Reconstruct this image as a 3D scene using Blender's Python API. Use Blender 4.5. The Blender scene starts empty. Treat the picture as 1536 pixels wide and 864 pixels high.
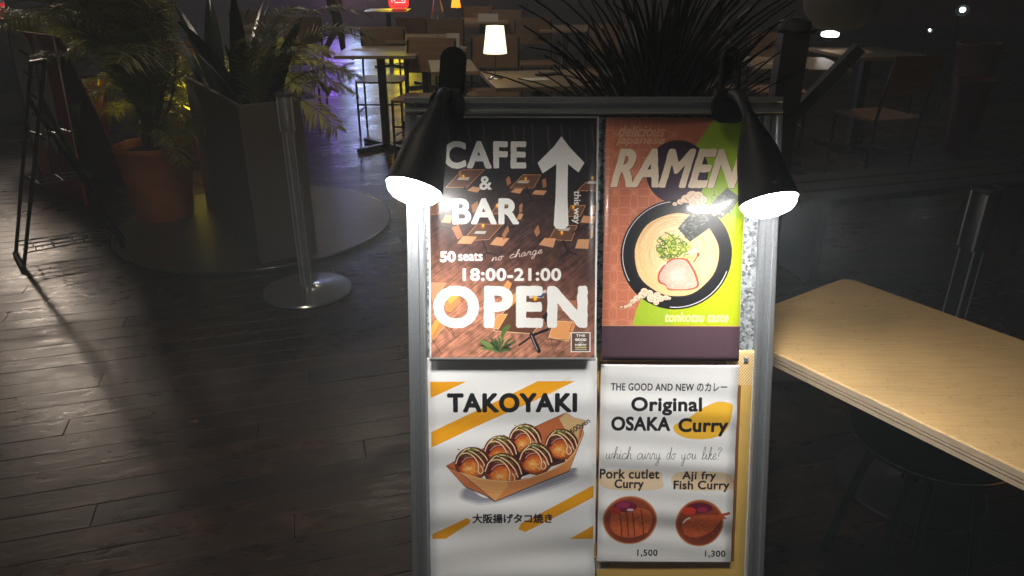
import bpy, math, random
import numpy as np
from mathutils import Vector, Matrix, Euler

random.seed(7)
rng = np.random.default_rng(7)
R = math.radians
scene = bpy.context.scene
COL = scene.collection

# ------------------------------------------------------------------ camera
cam_d = bpy.data.cameras.new('camera')
cam = bpy.data.objects.new('camera', cam_d)
COL.objects.link(cam)
cam_d.sensor_width = 36.0
cam_d.lens = 26.0
cam_d.clip_start = 0.02
cam_d.clip_end = 400
cam.location = (0, 0, 1.4)
cam.rotation_euler = (R(90 - 24), 0, 0)
scene.camera = cam

# ------------------------------------------------------------------ night sky, exposure
world = bpy.data.worlds.new('World')
scene.world = world
world.use_nodes = True
wn = world.node_tree
bgn = wn.nodes['Background']
sky = wn.nodes.new('ShaderNodeTexSky')
sky.sky_type = 'NISHITA'
sky.sun_disc = False
sky.sun_elevation = R(1)
sky.sun_rotation = R(120)
wn.links.new(sky.outputs['Color'], bgn.inputs['Color'])
bgn.inputs['Strength'].default_value = 0.012
HAZE = 0.021
scene.view_settings.view_transform = 'Standard'
scene.view_settings.look = 'None'
scene.view_settings.exposure = 0.0
scene.view_settings.gamma = 1.0
scene.cycles.use_denoising = True
scene.cycles.max_bounces = 6
scene.cycles.volume_bounces = 0
scene.cycles.sample_clamp_indirect = 6.0


# ------------------------------------------------------------------ helpers: materials
def _mat(name):
    m = bpy.data.materials.new(name)
    m.use_nodes = True
    nt = m.node_tree
    return m, nt, nt.nodes['Principled BSDF']


def mat(name, color, rough=0.5, metal=0.0, noise=0.25, scale=12.0, bump=0.0, bscale=None, stretch=(1, 1, 1),
        coat=0.0, per_object=0.0, per_island=0.0, spec=0.5, trans=0.0, rough_var=0.1, sss=0.0):
    m, nt, p = _mat(name)
    N, L = nt.nodes, nt.links
    tc = N.new('ShaderNodeTexCoord')
    mp = N.new('ShaderNodeMapping')
    mp.inputs['Scale'].default_value = stretch
    L.new(tc.outputs['Object'], mp.inputs['Vector'])
    nz = N.new('ShaderNodeTexNoise')
    nz.inputs['Scale'].default_value = scale
    nz.inputs['Detail'].default_value = 5
    nz.inputs['Roughness'].default_value = 0.6
    L.new(mp.outputs['Vector'], nz.inputs['Vector'])
    mr = N.new('ShaderNodeMapRange')
    mr.inputs['From Min'].default_value = 0.25
    mr.inputs['From Max'].default_value = 0.75
    mr.inputs['To Min'].default_value = 1 - noise
    mr.inputs['To Max'].default_value = 1 + noise
    L.new(nz.outputs['Fac'], mr.inputs['Value'])
    val = mr.outputs['Result']
    for amt, kind in ((per_object, 'o'), (per_island, 'i')):
        if amt:
            if kind == 'o':
                oi = N.new('ShaderNodeObjectInfo')
                src = oi.outputs['Random']
            else:
                oi = N.new('ShaderNodeNewGeometry')
                src = oi.outputs['Random Per Island']
            r2 = N.new('ShaderNodeMapRange')
            r2.inputs['To Min'].default_value = 1 - amt
            r2.inputs['To Max'].default_value = 1 + amt
            L.new(src, r2.inputs['Value'])
            mm = N.new('ShaderNodeMath')
            mm.operation = 'MULTIPLY'
            L.new(val, mm.inputs[0])
            L.new(r2.outputs['Result'], mm.inputs[1])
            val = mm.outputs[0]
    vm = N.new('ShaderNodeVectorMath')
    vm.operation = 'SCALE'
    vm.inputs[0].default_value = color[:3]
    L.new(val, vm.inputs['Scale'])
    L.new(vm.outputs['Vector'], p.inputs['Base Color'])
    rr = N.new('ShaderNodeMapRange')
    rr.inputs['To Min'].default_value = max(0.02, rough - rough_var)
    rr.inputs['To Max'].default_value = min(1, rough + rough_var)
    L.new(nz.outputs['Fac'], rr.inputs['Value'])
    L.new(rr.outputs['Result'], p.inputs['Roughness'])
    p.inputs['Metallic'].default_value = metal
    p.inputs['Specular IOR Level'].default_value = spec
    p.inputs['Coat Weight'].default_value = coat
    p.inputs['Coat Roughness'].default_value = 0.08
    p.inputs['Transmission Weight'].default_value = trans
    if bump:
        n2 = N.new('ShaderNodeTexNoise')
        n2.inputs['Scale'].default_value = bscale or scale * 3
        n2.inputs['Detail'].default_value = 4
        L.new(mp.outputs['Vector'], n2.inputs['Vector'])
        b = N.new('ShaderNodeBump')
        b.inputs['Strength'].default_value = bump
        b.inputs['Distance'].default_value = 0.004
        L.new(n2.outputs['Fac'], b.inputs['Height'])
        L.new(b.outputs['Normal'], p.inputs['Normal'])
    return m


def emit(name, color, strength):
    m = bpy.data.materials.new(name)
    m.use_nodes = True
    nt = m.node_tree
    p = nt.nodes['Principled BSDF']
    p.inputs['Base Color'].default_value = (*[min(1, c) * 0.8 for c in color], 1)
    p.inputs['Emission Color'].default_value = (*color, 1)
    p.inputs['Emission Strength'].default_value = strength
    return m


def wood(name, c1, c2, rough=0.45, scale=3.0, stretch=(1, 12, 12), coat=0.0, bump=0.12, axis='Object', per_object=0.15, ring=True):
    """Long-grained wood: stretched noise along x plus fine pores."""
    m, nt, p = _mat(name)
    N, L = nt.nodes, nt.links
    tc = N.new('ShaderNodeTexCoord')
    oi = N.new('ShaderNodeObjectInfo')
    ad = N.new('ShaderNodeVectorMath')
    ad.operation = 'MULTIPLY_ADD'
    L.new(oi.outputs['Random'], ad.inputs[0])
    ad.inputs[1].default_value = (37, 53, 11)
    L.new(tc.outputs['Object'], ad.inputs[2])
    mp = N.new('ShaderNodeMapping')
    mp.inputs['Scale'].default_value = stretch
    L.new(ad.outputs['Vector'], mp.inputs['Vector'])
    nz = N.new('ShaderNodeTexNoise')
    nz.inputs['Scale'].default_value = scale
    nz.inputs['Detail'].default_value = 8
    nz.inputs['Roughness'].default_value = 0.65
    nz.inputs['Distortion'].default_value = 0.4
    L.new(mp.outputs['Vector'], nz.inputs['Vector'])
    cr = N.new('ShaderNodeValToRGB')
    cr.color_ramp.elements[0].position = 0.3
    cr.color_ramp.elements[0].color = (*c1, 1)
    cr.color_ramp.elements[1].position = 0.7
    cr.color_ramp.elements[1].color = (*c2, 1)
    L.new(nz.outputs['Fac'], cr.inputs['Fac'])
    mr = N.new('ShaderNodeMapRange')
    mr.inputs['To Min'].default_value = 1 - per_object
    mr.inputs['To Max'].default_value = 1 + per_object
    L.new(oi.outputs['Random'], mr.inputs['Value'])
    vm = N.new('ShaderNodeVectorMath')
    vm.operation = 'SCALE'
    L.new(cr.outputs['Color'], vm.inputs[0])
    L.new(mr.outputs['Result'], vm.inputs['Scale'])
    L.new(vm.outputs['Vector'], p.inputs['Base Color'])
    rr = N.new('ShaderNodeMapRange')
    rr.inputs['To Min'].default_value = max(0.03, rough - 0.12)
    rr.inputs['To Max'].default_value = rough + 0.12
    L.new(nz.outputs['Fac'], rr.inputs['Value'])
    L.new(rr.outputs['Result'], p.inputs['Roughness'])
    p.inputs['Coat Weight'].default_value = coat
    p.inputs['Coat Roughness'].default_value = 0.15
    b = N.new('ShaderNodeBump')
    b.inputs['Strength'].default_value = bump
    b.inputs['Distance'].default_value = 0.002
    L.new(nz.outputs['Fac'], b.inputs['Height'])
    L.new(b.outputs['Normal'], p.inputs['Normal'])
    return m


def floor_material():
    """Weathered deck boards: long grain, pits, worn glossy patches and scattered stains."""
    m, nt, p = _mat('weathered_deck_boards')
    N, L = nt.nodes, nt.links
    geo = N.new('ShaderNodeNewGeometry')
    oi = N.new('ShaderNodeObjectInfo')
    isl = N.new('ShaderNodeMath'); isl.operation = 'ADD'
    L.new(oi.outputs['Random'], isl.inputs[0]); L.new(geo.outputs['Random Per Island'], isl.inputs[1])
    fr = N.new('ShaderNodeMath'); fr.operation = 'FRACT'
    L.new(isl.outputs[0], fr.inputs[0])
    rot = N.new('ShaderNodeVectorRotate'); rot.rotation_type = 'Z_AXIS'
    rot.inputs['Angle'].default_value = -R(FLOOR_DEG)
    L.new(geo.outputs['Position'], rot.inputs['Vector'])
    ad = N.new('ShaderNodeVectorMath'); ad.operation = 'MULTIPLY_ADD'
    L.new(fr.outputs[0], ad.inputs[0]); ad.inputs[1].default_value = (13, 0, 29)
    L.new(rot.outputs['Vector'], ad.inputs[2])
    def noise(src, sc, st, det=6, ro=0.6, dist=0.0):
        mp = N.new('ShaderNodeMapping'); mp.inputs['Scale'].default_value = st
        L.new(src, mp.inputs['Vector'])
        n = N.new('ShaderNodeTexNoise'); n.inputs['Scale'].default_value = sc; n.inputs['Detail'].default_value = det
        n.inputs['Roughness'].default_value = ro; n.inputs['Distortion'].default_value = dist
        L.new(mp.outputs['Vector'], n.inputs['Vector'])
        return n.outputs['Fac']
    grain = noise(ad.outputs['Vector'], 9, (1, 9, 1), 8, 0.7, 0.5)
    blot = noise(rot.outputs['Vector'], 2.3, (0.6, 1, 1), 6, 0.65)
    wear = noise(rot.outputs['Vector'], 26, (0.35, 1, 1), 6, 0.7, 0.6)
    spots = noise(rot.outputs['Vector'], 11, (0.8, 1, 1), 3, 0.5, 0.3)
    cr = N.new('ShaderNodeValToRGB')
    cr.color_ramp.elements[0].position = 0.3; cr.color_ramp.elements[0].color = (0.016, 0.0085, 0.005, 1)
    cr.color_ramp.elements[1].position = 0.72; cr.color_ramp.elements[1].color = (0.056, 0.028, 0.0145, 1)
    L.new(grain, cr.inputs['Fac'])
    def mrange(src, a, b, c, d):
        r = N.new('ShaderNodeMapRange'); r.inputs['From Min'].default_value = a; r.inputs['From Max'].default_value = b
        r.inputs['To Min'].default_value = c; r.inputs['To Max'].default_value = d
        L.new(src, r.inputs['Value']); return r.outputs['Result']
    def mul(a, b):
        q = N.new('ShaderNodeMath'); q.operation = 'MULTIPLY'; L.new(a, q.inputs[0]); L.new(b, q.inputs[1]); return q.outputs[0]
    k = mul(mrange(fr.outputs[0], 0, 1, 0.55, 1.45), mrange(blot, 0.3, 0.7, 0.65, 1.35))
    k = mul(k, mrange(spots, 0.56, 0.66, 1.0, 2.0))
    vm = N.new('ShaderNodeVectorMath'); vm.operation = 'SCALE'
    L.new(cr.outputs['Color'], vm.inputs[0]); L.new(k, vm.inputs['Scale'])
    L.new(vm.outputs['Vector'], p.inputs['Base Color'])
    rr = mul(mrange(blot, 0.3, 0.7, 0.42, 0.21), mrange(wear, 0.3, 0.7, 0.75, 1.35))
    L.new(rr, p.inputs['Roughness'])
    p.inputs['Specular IOR Level'].default_value = 0.36
    b1 = N.new('ShaderNodeBump'); b1.inputs['Strength'].default_value = 0.30; b1.inputs['Distance'].default_value = 0.004
    L.new(wear, b1.inputs['Height'])
    b2 = N.new('ShaderNodeBump'); b2.inputs['Strength'].default_value = 0.2; b2.inputs['Distance'].default_value = 0.003
    L.new(grain, b2.inputs['Height']); L.new(b1.outputs['Normal'], b2.inputs['Normal'])
    L.new(b2.outputs['Normal'], p.inputs['Normal'])
    return m


# ------------------------------------------------------------------ helpers: geometry
class MB:
    def __init__(s, M=None):
        s.v, s.f, s.m, s.M = [], [], [], (M or Matrix())

    def add(s, vs, fs, mi=0):
        b = len(s.v)
        s.v += [s.M @ Vector(v) for v in vs]
        s.f += [tuple(b + i for i in f) for f in fs]
        s.m += [mi] * len(fs)

    def box(s, c, size, rot=None, mi=0, bev=0.0):
        x, y, z = [k / 2 for k in size]
        Q = rot.to_matrix() if isinstance(rot, Euler) else (rot or Matrix.Identity(3))
        c = Vector(c)
        if bev:
            e = bev
            vs = [c + Q @ Vector((sx * (x - q), sy * (y - q), zz)) for q, zz in ((0, -z), (0, z - e), (e, z)) for sx, sy in ((-1, -1), (1, -1), (1, 1), (-1, 1))]
            fs = [(3, 2, 1, 0), (8, 9, 10, 11)]
            for r in range(2):
                for k in range(4):
                    fs.append((r * 4 + k, r * 4 + (k + 1) % 4, (r + 1) * 4 + (k + 1) % 4, (r + 1) * 4 + k))
            s.add(vs, fs, mi)
            return
        vs = [c + Q @ Vector((sx * x, sy * y, sz * z)) for sz in (-1, 1) for sx, sy in ((-1, -1), (1, -1), (1, 1), (-1, 1))]
        s.add(vs, [(3, 2, 1, 0), (4, 5, 6, 7), (0, 1, 5, 4), (1, 2, 6, 5), (2, 3, 7, 6), (3, 0, 4, 7)], mi)

    def tube(s, pts, r, n=8, mi=0, closed=False, flat=1.0):
        pts = [Vector(p) for p in pts]
        rs = r if isinstance(r, (list, tuple)) else [r] * len(pts)
        vs, fs = [], []
        ref = None
        for i, p in enumerate(pts):
            if closed:
                d = (pts[(i + 1) % len(pts)] - pts[i - 1]).normalized()
            else:
                d = (pts[min(i + 1, len(pts) - 1)] - pts[max(i - 1, 0)]).normalized()
            if ref is None:
                ref = d.orthogonal().normalized()
            ref = (ref - d * ref.dot(d)).normalized()
            b = d.cross(ref)
            for k in range(n):
                a = 2 * math.pi * k / n
                vs.append(p + (ref * math.cos(a) + b * math.sin(a) * flat) * rs[i])
        L = len(pts)
        for i in range(L if closed else L - 1):
            j = (i + 1) % L
            for k in range(n):
                fs.append((i * n + k, i * n + (k + 1) % n, j * n + (k + 1) % n, j * n + k))
        if not closed:
            fs.append(tuple(range(n))[::-1])
            fs.append(tuple((L - 1) * n + k for k in range(n)))
        s.add(vs, fs, mi)

    def lathe(s, prof, n=24, c=(0, 0, 0), axis=None, mi=0, cap0=True, cap1=True):
        """prof: (radius, height) along the axis"""
        Q = Matrix.Identity(3) if axis is None else Vector((0, 0, 1)).rotation_difference(Vector(axis)).to_matrix()
        c = Vector(c)
        vs, fs = [], []
        for (r, z) in prof:
            for k in range(n):
                a = 2 * math.pi * k / n
                vs.append(c + Q @ Vector((r * math.cos(a), r * math.sin(a), z)))
        for i in range(len(prof) - 1):
            for k in range(n):
                fs.append((i * n + k, i * n + (k + 1) % n, (i + 1) * n + (k + 1) % n, (i + 1) * n + k))
        if cap0:
            fs.append(tuple(range(n))[::-1])
        if cap1:
            fs.append(tuple((len(prof) - 1) * n + k for k in range(n)))
        s.add(vs, fs, mi)

    def prism(s, poly, z0, z1, mi=0):
        n = len(poly)
        vs = [(x, y, z0) for x, y in poly] + [(x, y, z1) for x, y in poly]
        fs = [tuple(range(n))[::-1], tuple(range(n, 2 * n))] + [(k, (k + 1) % n, n + (k + 1) % n, n + k) for k in range(n)]
        s.add(vs, fs, mi)

    def mesh(s, name, mats, smooth=False):
        me = bpy.data.meshes.new(name)
        me.from_pydata([tuple(v) for v in s.v], [], s.f)
        for m in (mats if isinstance(mats, (list, tuple)) else [mats]):
            me.materials.append(m)
        me.polygons.foreach_set('material_index', s.m)
        if smooth:
            me.polygons.foreach_set('use_smooth', [True] * len(me.polygons))
            try:
                me.set_sharp_from_angle(angle=R(38))
            except Exception:
                pass
        me.update()
        return me

    def build(s, name, mats, parent=None, smooth=False, **kw):
        o = bpy.data.objects.new(name, s.mesh(name, mats, smooth))
        COL.objects.link(o)
        if parent:
            o.parent = parent
        for k, v in kw.items():
            o[k] = v
        return o


def rounded_rect(w, h, r, n=5):
    pts = []
    for cx, cy, a0 in ((w / 2 - r, h / 2 - r, 0), (-w / 2 + r, h / 2 - r, 90), (-w / 2 + r, -h / 2 + r, 180), (w / 2 - r, -h / 2 + r, 270)):
        for k in range(n + 1):
            a = R(a0 + 90 * k / n)
            pts.append((cx + r * math.cos(a), cy + r * math.sin(a)))
    return pts


def thing(name, label, cat, loc=(0, 0, 0), rz=0.0, group=None):
    o = bpy.data.objects.new(name, None)
    o.empty_display_size = 0.1
    COL.objects.link(o)
    o.location = loc
    o.rotation_euler = (0, 0, R(rz))
    tag(o, label, cat, group)
    return o


def tag(o, label, cat, group=None):
    o['label'] = label
    o['category'] = cat
    if group:
        o['group'] = group
    return o


def dup(root, loc, rz, label, group=None):
    r = root.copy()
    COL.objects.link(r)
    r.location = loc
    r.rotation_euler = (0, 0, R(rz))
    r['label'] = label
    if group:
        r['group'] = group
    for ch in list(root.children):
        c = ch.copy()
        COL.objects.link(c)
        c.parent = r
        for g in ch.children:
            d = g.copy()
            COL.objects.link(d)
            d.parent = c
    return r


# ------------------------------------------------------------------ helpers: printed sheets (drawn by code)
def value_noise(h, w, ch, cw, seed=0):
    r = np.random.default_rng(seed)
    g = r.random((ch + 2, cw + 2))
    y = np.linspace(0, ch, h, endpoint=False); x = np.linspace(0, cw, w, endpoint=False)
    yi = y.astype(int); xi = x.astype(int)
    fy = (y - yi)[:, None]; fx = (x - xi)[None, :]
    fy = fy * fy * (3 - 2 * fy); fx = fx * fx * (3 - 2 * fx)
    a = g[yi][:, xi]; b = g[yi][:, xi + 1]; c = g[yi + 1][:, xi]; d = g[yi + 1][:, xi + 1]
    return (a * (1 - fx) + b * fx) * (1 - fy) + (c * (1 - fx) + d * fx) * fy


class Print:
    """A sheet of flat print. Coordinates are picked from a plan of the sheet: p = o + q / k (px)."""
    def __init__(s, x0, y0, x1, y1, S=4.0, bg=(230, 232, 230)):
        s.x0, s.y0, s.S = x0, y0, S
        s.w, s.h = int(round((x1 - x0) * S)), int(round((y1 - y0) * S))
        s.a = np.empty((s.h, s.w, 3), np.float32)
        s.a[:] = np.array(bg) / 255.0
        s.ox, s.oy, s.k = 0.0, 0.0, 1.0

    def frame(s, ox, oy, k):
        s.ox, s.oy, s.k = ox, oy, k
        return s

    def T(s, pts):
        p = np.asarray(pts, float).reshape(-1, 2)
        return ((p / s.k + (s.ox, s.oy)) - (s.x0, s.y0)) * s.S

    def blend(s, X0, Y0, X1, Y1, m, col, al=1.0):
        c = np.array(col[:3]) / 255.0
        m = (m * al)[..., None]
        s.a[Y0:Y1, X0:X1] = s.a[Y0:Y1, X0:X1] * (1 - m) + c * m

    def bbox(s, p, pad=0):
        X0 = max(0, int(p[:, 0].min() - pad)); X1 = min(s.w, int(p[:, 0].max() + pad) + 2)
        Y0 = max(0, int(p[:, 1].min() - pad)); Y1 = min(s.h, int(p[:, 1].max() + pad) + 2)
        return X0, Y0, X1, Y1

    def pmask(s, p, X0, Y0, X1, Y1):
        yy, xx = np.mgrid[Y0:Y1, X0:X1]
        yy = yy + 0.5; xx = xx + 0.5
        ins = np.zeros(xx.shape, bool)
        n = len(p)
        for i in range(n):
            xa, ya = p[i]; xb, yb = p[(i + 1) % n]
            if ya == yb:
                continue
            c = (ya > yy) != (yb > yy)
            ins ^= c & (xx < (xb - xa) * (yy - ya) / (yb - ya) + xa)
        return ins

    def poly(s, pts, col, al=1.0, edge=None, ew=0.6, smooth=False, raw=False):
        p = np.asarray(pts, float) if raw else s.T(pts)
        if smooth:
            p = spline(p, True)
        X0, Y0, X1, Y1 = s.bbox(p)
        if X1 > X0 and Y1 > Y0:
            s.blend(X0, Y0, X1, Y1, s.pmask(p, X0, Y0, X1, Y1).astype(np.float32), col, al)
        if edge is not None:
            s.line(np.vstack([p, p[:1]]), ew, edge, raw=True)

    def line(s, pts, r, col, al=1.0, smooth=False, raw=False):
        """r: half width in plan px"""
        p = np.asarray(pts, float) if raw else s.T(pts)
        if smooth:
            p = spline(p, False)
        rr = r * s.S
        X0, Y0, X1, Y1 = s.bbox(p, rr + 1)
        if X1 <= X0 or Y1 <= Y0:
            return
        M = np.zeros((Y1 - Y0, X1 - X0), bool)
        for (a, b) in zip(p[:-1], p[1:]):
            q = np.array([a, b])
            x0 = max(X0, int(q[:, 0].min() - rr)); x1 = min(X1, int(q[:, 0].max() + rr) + 2)
            y0 = max(Y0, int(q[:, 1].min() - rr)); y1 = min(Y1, int(q[:, 1].max() + rr) + 2)
            if x1 <= x0 or y1 <= y0:
                continue
            yy, xx = np.mgrid[y0:y1, x0:x1]
            d = b - a; L2 = max(1e-6, d @ d)
            t = np.clip(((xx - a[0]) * d[0] + (yy - a[1]) * d[1]) / L2, 0, 1)
            M[y0 - Y0:y1 - Y0, x0 - X0:x1 - X0] |= (xx - a[0] - t * d[0]) ** 2 + (yy - a[1] - t * d[1]) ** 2 <= rr * rr
        s.blend(X0, Y0, X1, Y1, M.astype(np.float32), col, al)

    def ell(s, cx, cy, rx, ry, col, al=1.0, rot=0.0, soft=0.0, wob=0.0, edge=None, ew=0.5):
        n = 48
        t = np.linspace(0, 2 * np.pi, n, endpoint=False)
        w = 1 + wob * np.sin(5 * t + cx) + wob * 0.7 * np.sin(9 * t + cy)
        x = rx * np.cos(t) * w; y = ry * np.sin(t) * w
        c, sn = math.cos(R(rot)), math.sin(R(rot))
        p = np.stack([cx + x * c - y * sn, cy + x * sn + y * c], 1)
        if soft:
            q = s.T(p)
            X0, Y0, X1, Y1 = s.bbox(q)
            if X1 <= X0 or Y1 <= Y0: return
            o = s.T([(cx, cy)])[0]
            yy, xx = np.mgrid[Y0:Y1, X0:X1]
            dx = xx - o[0]; dy = yy - o[1]
            f = s.S / s.k
            u = (dx * c + dy * sn) / (rx * f); v = (-dx * sn + dy * c) / (ry * f)
            m = np.clip((1 - np.sqrt(u * u + v * v)) / soft, 0, 1)
            s.blend(X0, Y0, X1, Y1, m, col, al)
        else:
            s.poly(p, col, al, edge=edge, ew=ew)

    def noise(s, amt, cx, cy, seed=1, box=None):
        X0, Y0, X1, Y1 = (0, 0, s.w, s.h) if box is None else s.bbox(s.T(box))
        n = value_noise(Y1 - Y0, X1 - X0, cy, cx, seed)[..., None] - 0.5
        s.a[Y0:Y1, X0:X1] = np.clip(s.a[Y0:Y1, X0:X1] * (1 + amt * 2 * n), 0, 1)

    def text(s, body, x0, y0, x1, y1, col, bold=0.0, rot=0.0, shear=0.0, al=1.0, wob=0.0, space=1.0, shadow=None):
        """fits the string into the box; bold = half width added in plan px; rot in degrees about the box centre"""
        vs, fs = glyphs(body, space)
        vs = vs.copy()
        vs[:, 0] += shear * vs[:, 1]
        lo, hi = vs.min(0), vs.max(0)
        b = bold * s.k
        W, H = (x1 - x0 - 2 * b), (y1 - y0 - 2 * b)
        cx, cy = (x0 + x1) / 2, (y0 + y1) / 2
        q = (vs - (lo + hi) / 2) / (hi - lo) * (W, -H)
        c, sn = math.cos(R(rot)), math.sin(R(rot))
        q = np.stack([cx + q[:, 0] * c - q[:, 1] * sn, cy + q[:, 0] * sn + q[:, 1] * c], 1)
        p = s.T(q)
        rb = bold * s.S
        X0, Y0, X1, Y1 = s.bbox(p, rb + 4)
        M = np.zeros((Y1 - Y0, X1 - X0), bool)
        for f in fs:
            t = p[list(f)]
            a0 = max(X0, int(t[:, 0].min())); a1 = min(X1, int(t[:, 0].max()) + 2)
            b0 = max(Y0, int(t[:, 1].min())); b1 = min(Y1, int(t[:, 1].max()) + 2)
            if a1 <= a0 or b1 <= b0:
                continue
            yy, xx = np.mgrid[b0:b1, a0:a1]
            yy = yy + 0.5; xx = xx + 0.5
            e = []
            for i in range(3):
                A, B = t[i], t[(i + 1) % 3]
                e.append((B[0] - A[0]) * (yy - A[1]) - (B[1] - A[1]) * (xx - A[0]))
            M[b0 - Y0:b1 - Y0, a0 - X0:a1 - X0] |= ((e[0] >= 0) & (e[1] >= 0) & (e[2] >= 0)) | ((e[0] <= 0) & (e[1] <= 0) & (e[2] <= 0))
        if rb >= 0.7:
            M = dilate(M, rb)
        if wob:
            h, w = M.shape
            dy = ((value_noise(h, w, max(2, h // 22), max(2, w // 22), 5) - 0.5) * 2 * wob * s.S).astype(int)
            dx = ((value_noise(h, w, max(2, h // 22), max(2, w // 22), 6) - 0.5) * 2 * wob * s.S).astype(int)
            yy, xx = np.mgrid[0:h, 0:w]
            M = M[np.clip(yy + dy, 0, h - 1), np.clip(xx + dx, 0, w - 1)]
        if shadow:
            k = int(0.8 * s.S)
            M2 = np.zeros_like(M); M2[k:, k:] = M[:-k, :-k]
            s.blend(X0, Y0, X1, Y1, M2.astype(np.float32), shadow, 0.6)
        s.blend(X0, Y0, X1, Y1, M.astype(np.float32), col, al)

    def script(s, body, x0, y0, x1, y1, col, w=0.5, slope=0.0):
        x = 0.0; strokes = []
        for ch in body:
            if ch == ' ':
                x += 1.0; continue
            for st in SCRIPT[ch]:
                strokes.append([(x + a + 0.18 * b, b) for a, b in st])
            x += max(a for st in SCRIPT[ch] for a, b in st) * 0.97 + 0.06
        P = np.array([q for st in strokes for q in st])
        lo, hi = P.min(0), P.max(0)
        for st in strokes:
            q = (np.array(st) - lo) / (hi - lo)
            X = x0 + q[:, 0] * (x1 - x0)
            Y = y1 - q[:, 1] * (y1 - y0) + slope * (q[:, 0] - 0.5) * (x1 - x0)
            s.line(np.stack([X, Y], 1), w, col, smooth=len(st) > 2)

    def image(s, name):
        im = bpy.data.images.new(name, s.w, s.h)
        px = np.ones((s.h, s.w, 4), np.float32)
        px[..., :3] = np.clip(s.a[::-1], 0, 1)
        im.pixels.foreach_set(px.ravel())
        im.update()
        im.pack()
        return im


def dilate(M, r):
    h, w = M.shape
    out = M.copy()
    ri = int(math.ceil(r))
    for dy in range(-ri, ri + 1):
        q = r * r - dy * dy
        if q < 0:
            continue
        k = int(math.sqrt(q))
        # horizontal run of half width k via cumulative sum
        c = np.cumsum(np.pad(M.astype(np.int32), ((0, 0), (k + 1, k))), axis=1)
        run = (c[:, 2 * k + 1:] - c[:, :-(2 * k + 1)]) > 0
        if dy >= 0:
            out[dy:] |= run[:h - dy]
        else:
            out[:dy] |= run[-dy:]
    return out


def spline(p, closed):
    p = np.asarray(p, float)
    n = len(p)
    out = []
    rngi = range(n) if closed else range(n - 1)
    for i in rngi:
        if closed:
            a, b, c, d = p[i - 1], p[i], p[(i + 1) % n], p[(i + 2) % n]
        else:
            a, b, c, d = p[max(i - 1, 0)], p[i], p[i + 1], p[min(i + 2, n - 1)]
        for t in np.linspace(0, 1, 7, endpoint=False):
            out.append(0.5 * ((2 * b) + (c - a) * t + (2 * a - 5 * b + 4 * c - d) * t * t + (3 * b - a - 3 * c + d) * t ** 3))
    if not closed:
        out.append(p[-1])
    return np.array(out)


_G = {}


def glyphs(body, space=1.0):
    key = (body, space)
    if key not in _G:
        cu = bpy.data.curves.new('lettering', 'FONT')
        cu.body = body
        cu.space_character = space
        cu.resolution_u = 5
        o = bpy.data.objects.new('lettering', cu)
        COL.objects.link(o)
        dg = bpy.context.evaluated_depsgraph_get()
        me = o.evaluated_get(dg).to_mesh()
        me.calc_loop_triangles()
        v = np.array([(q.co.x, q.co.y) for q in me.vertices])
        f = [tuple(t.vertices) for t in me.loop_triangles]
        _G[key] = (v, f)
        bpy.data.objects.remove(o)
        bpy.data.curves.remove(cu)
    return _G[key]


SCRIPT = {
 'w': [[(0,.9),(.1,.2),(.3,0),(.5,.3),(.55,.9),(.6,.2),(.8,0),(1,.3),(1.05,.95),(1.3,.8)]],
 'h': [[(0,.1),(.35,1.2),(.5,1.9),(.35,2),(.25,1.5),(.2,0),(.35,.7),(.6,.95),(.75,.6),(.75,.1),(1,.15)]],
 'i': [[(0,.15),(.2,.9),(.2,.2),(.35,0),(.55,.2)], [(.25,1.35),(.27,1.4)]],
 'c': [[(.7,.8),(.5,1),(.15,.7),(.1,.2),(.4,0),(.8,.25)]],
 'u': [[(0,.3),(.1,.9),(.15,.2),(.35,0),(.6,.4),(.65,.9),(.68,.2),(.9,.1)]],
 'r': [[(0,.1),(.2,.9),(.25,1.05),(.4,.85),(.6,.85),(.55,.3),(.7,.05),(.85,.2)]],
 'y': [[(0,.8),(.1,.2),(.3,0),(.55,.4),(.6,.9),(.6,-.6),(.4,-1.1),(.2,-.8),(.5,-.2),(.95,.2)]],
 'd': [[(.6,.8),(.3,1),(.05,.5),(.2,0),(.5,.2),(.7,2),(.65,.3),(.85,.1)]],
 'o': [[(.35,.95),(.05,.5),(.3,0),(.65,.4),(.45,.95),(.9,.8)]],
 'l': [[(0,.1),(.4,1.2),(.4,2),(.2,1.9),(.15,.3),(.35,0),(.55,.2)]],
 'k': [[(0,.1),(.35,1.3),(.3,2),(.15,1.8),(.12,0),(.15,.5),(.5,.95),(.45,.6),(.2,.5),(.6,0),(.8,.15)]],
 'e': [[(0,.3),(.5,.6),(.45,.95),(.15,.8),(.1,.2),(.4,0),(.75,.25)]],
 'n': [[(0,.1),(.15,.9),(.15,0),(.3,.7),(.55,.95),(.65,.5),(.65,.1),(.9,.15)]],
 'a': [[(.6,.8),(.3,1),(.05,.5),(.2,0),(.5,.2),(.62,.85),(.62,.2),(.85,.1)]],
 'g': [[(.6,.8),(.3,1),(.05,.5),(.2,0),(.5,.2),(.62,.85),(.55,-.8),(.3,-1.1),(.15,-.7),(.5,-.2),(.9,.15)]],
 '?': [[(0,1.6),(.3,2),(.6,1.6),(.3,1),(.3,.5)], [(.28,.05),(.3,0)]],
}


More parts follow.
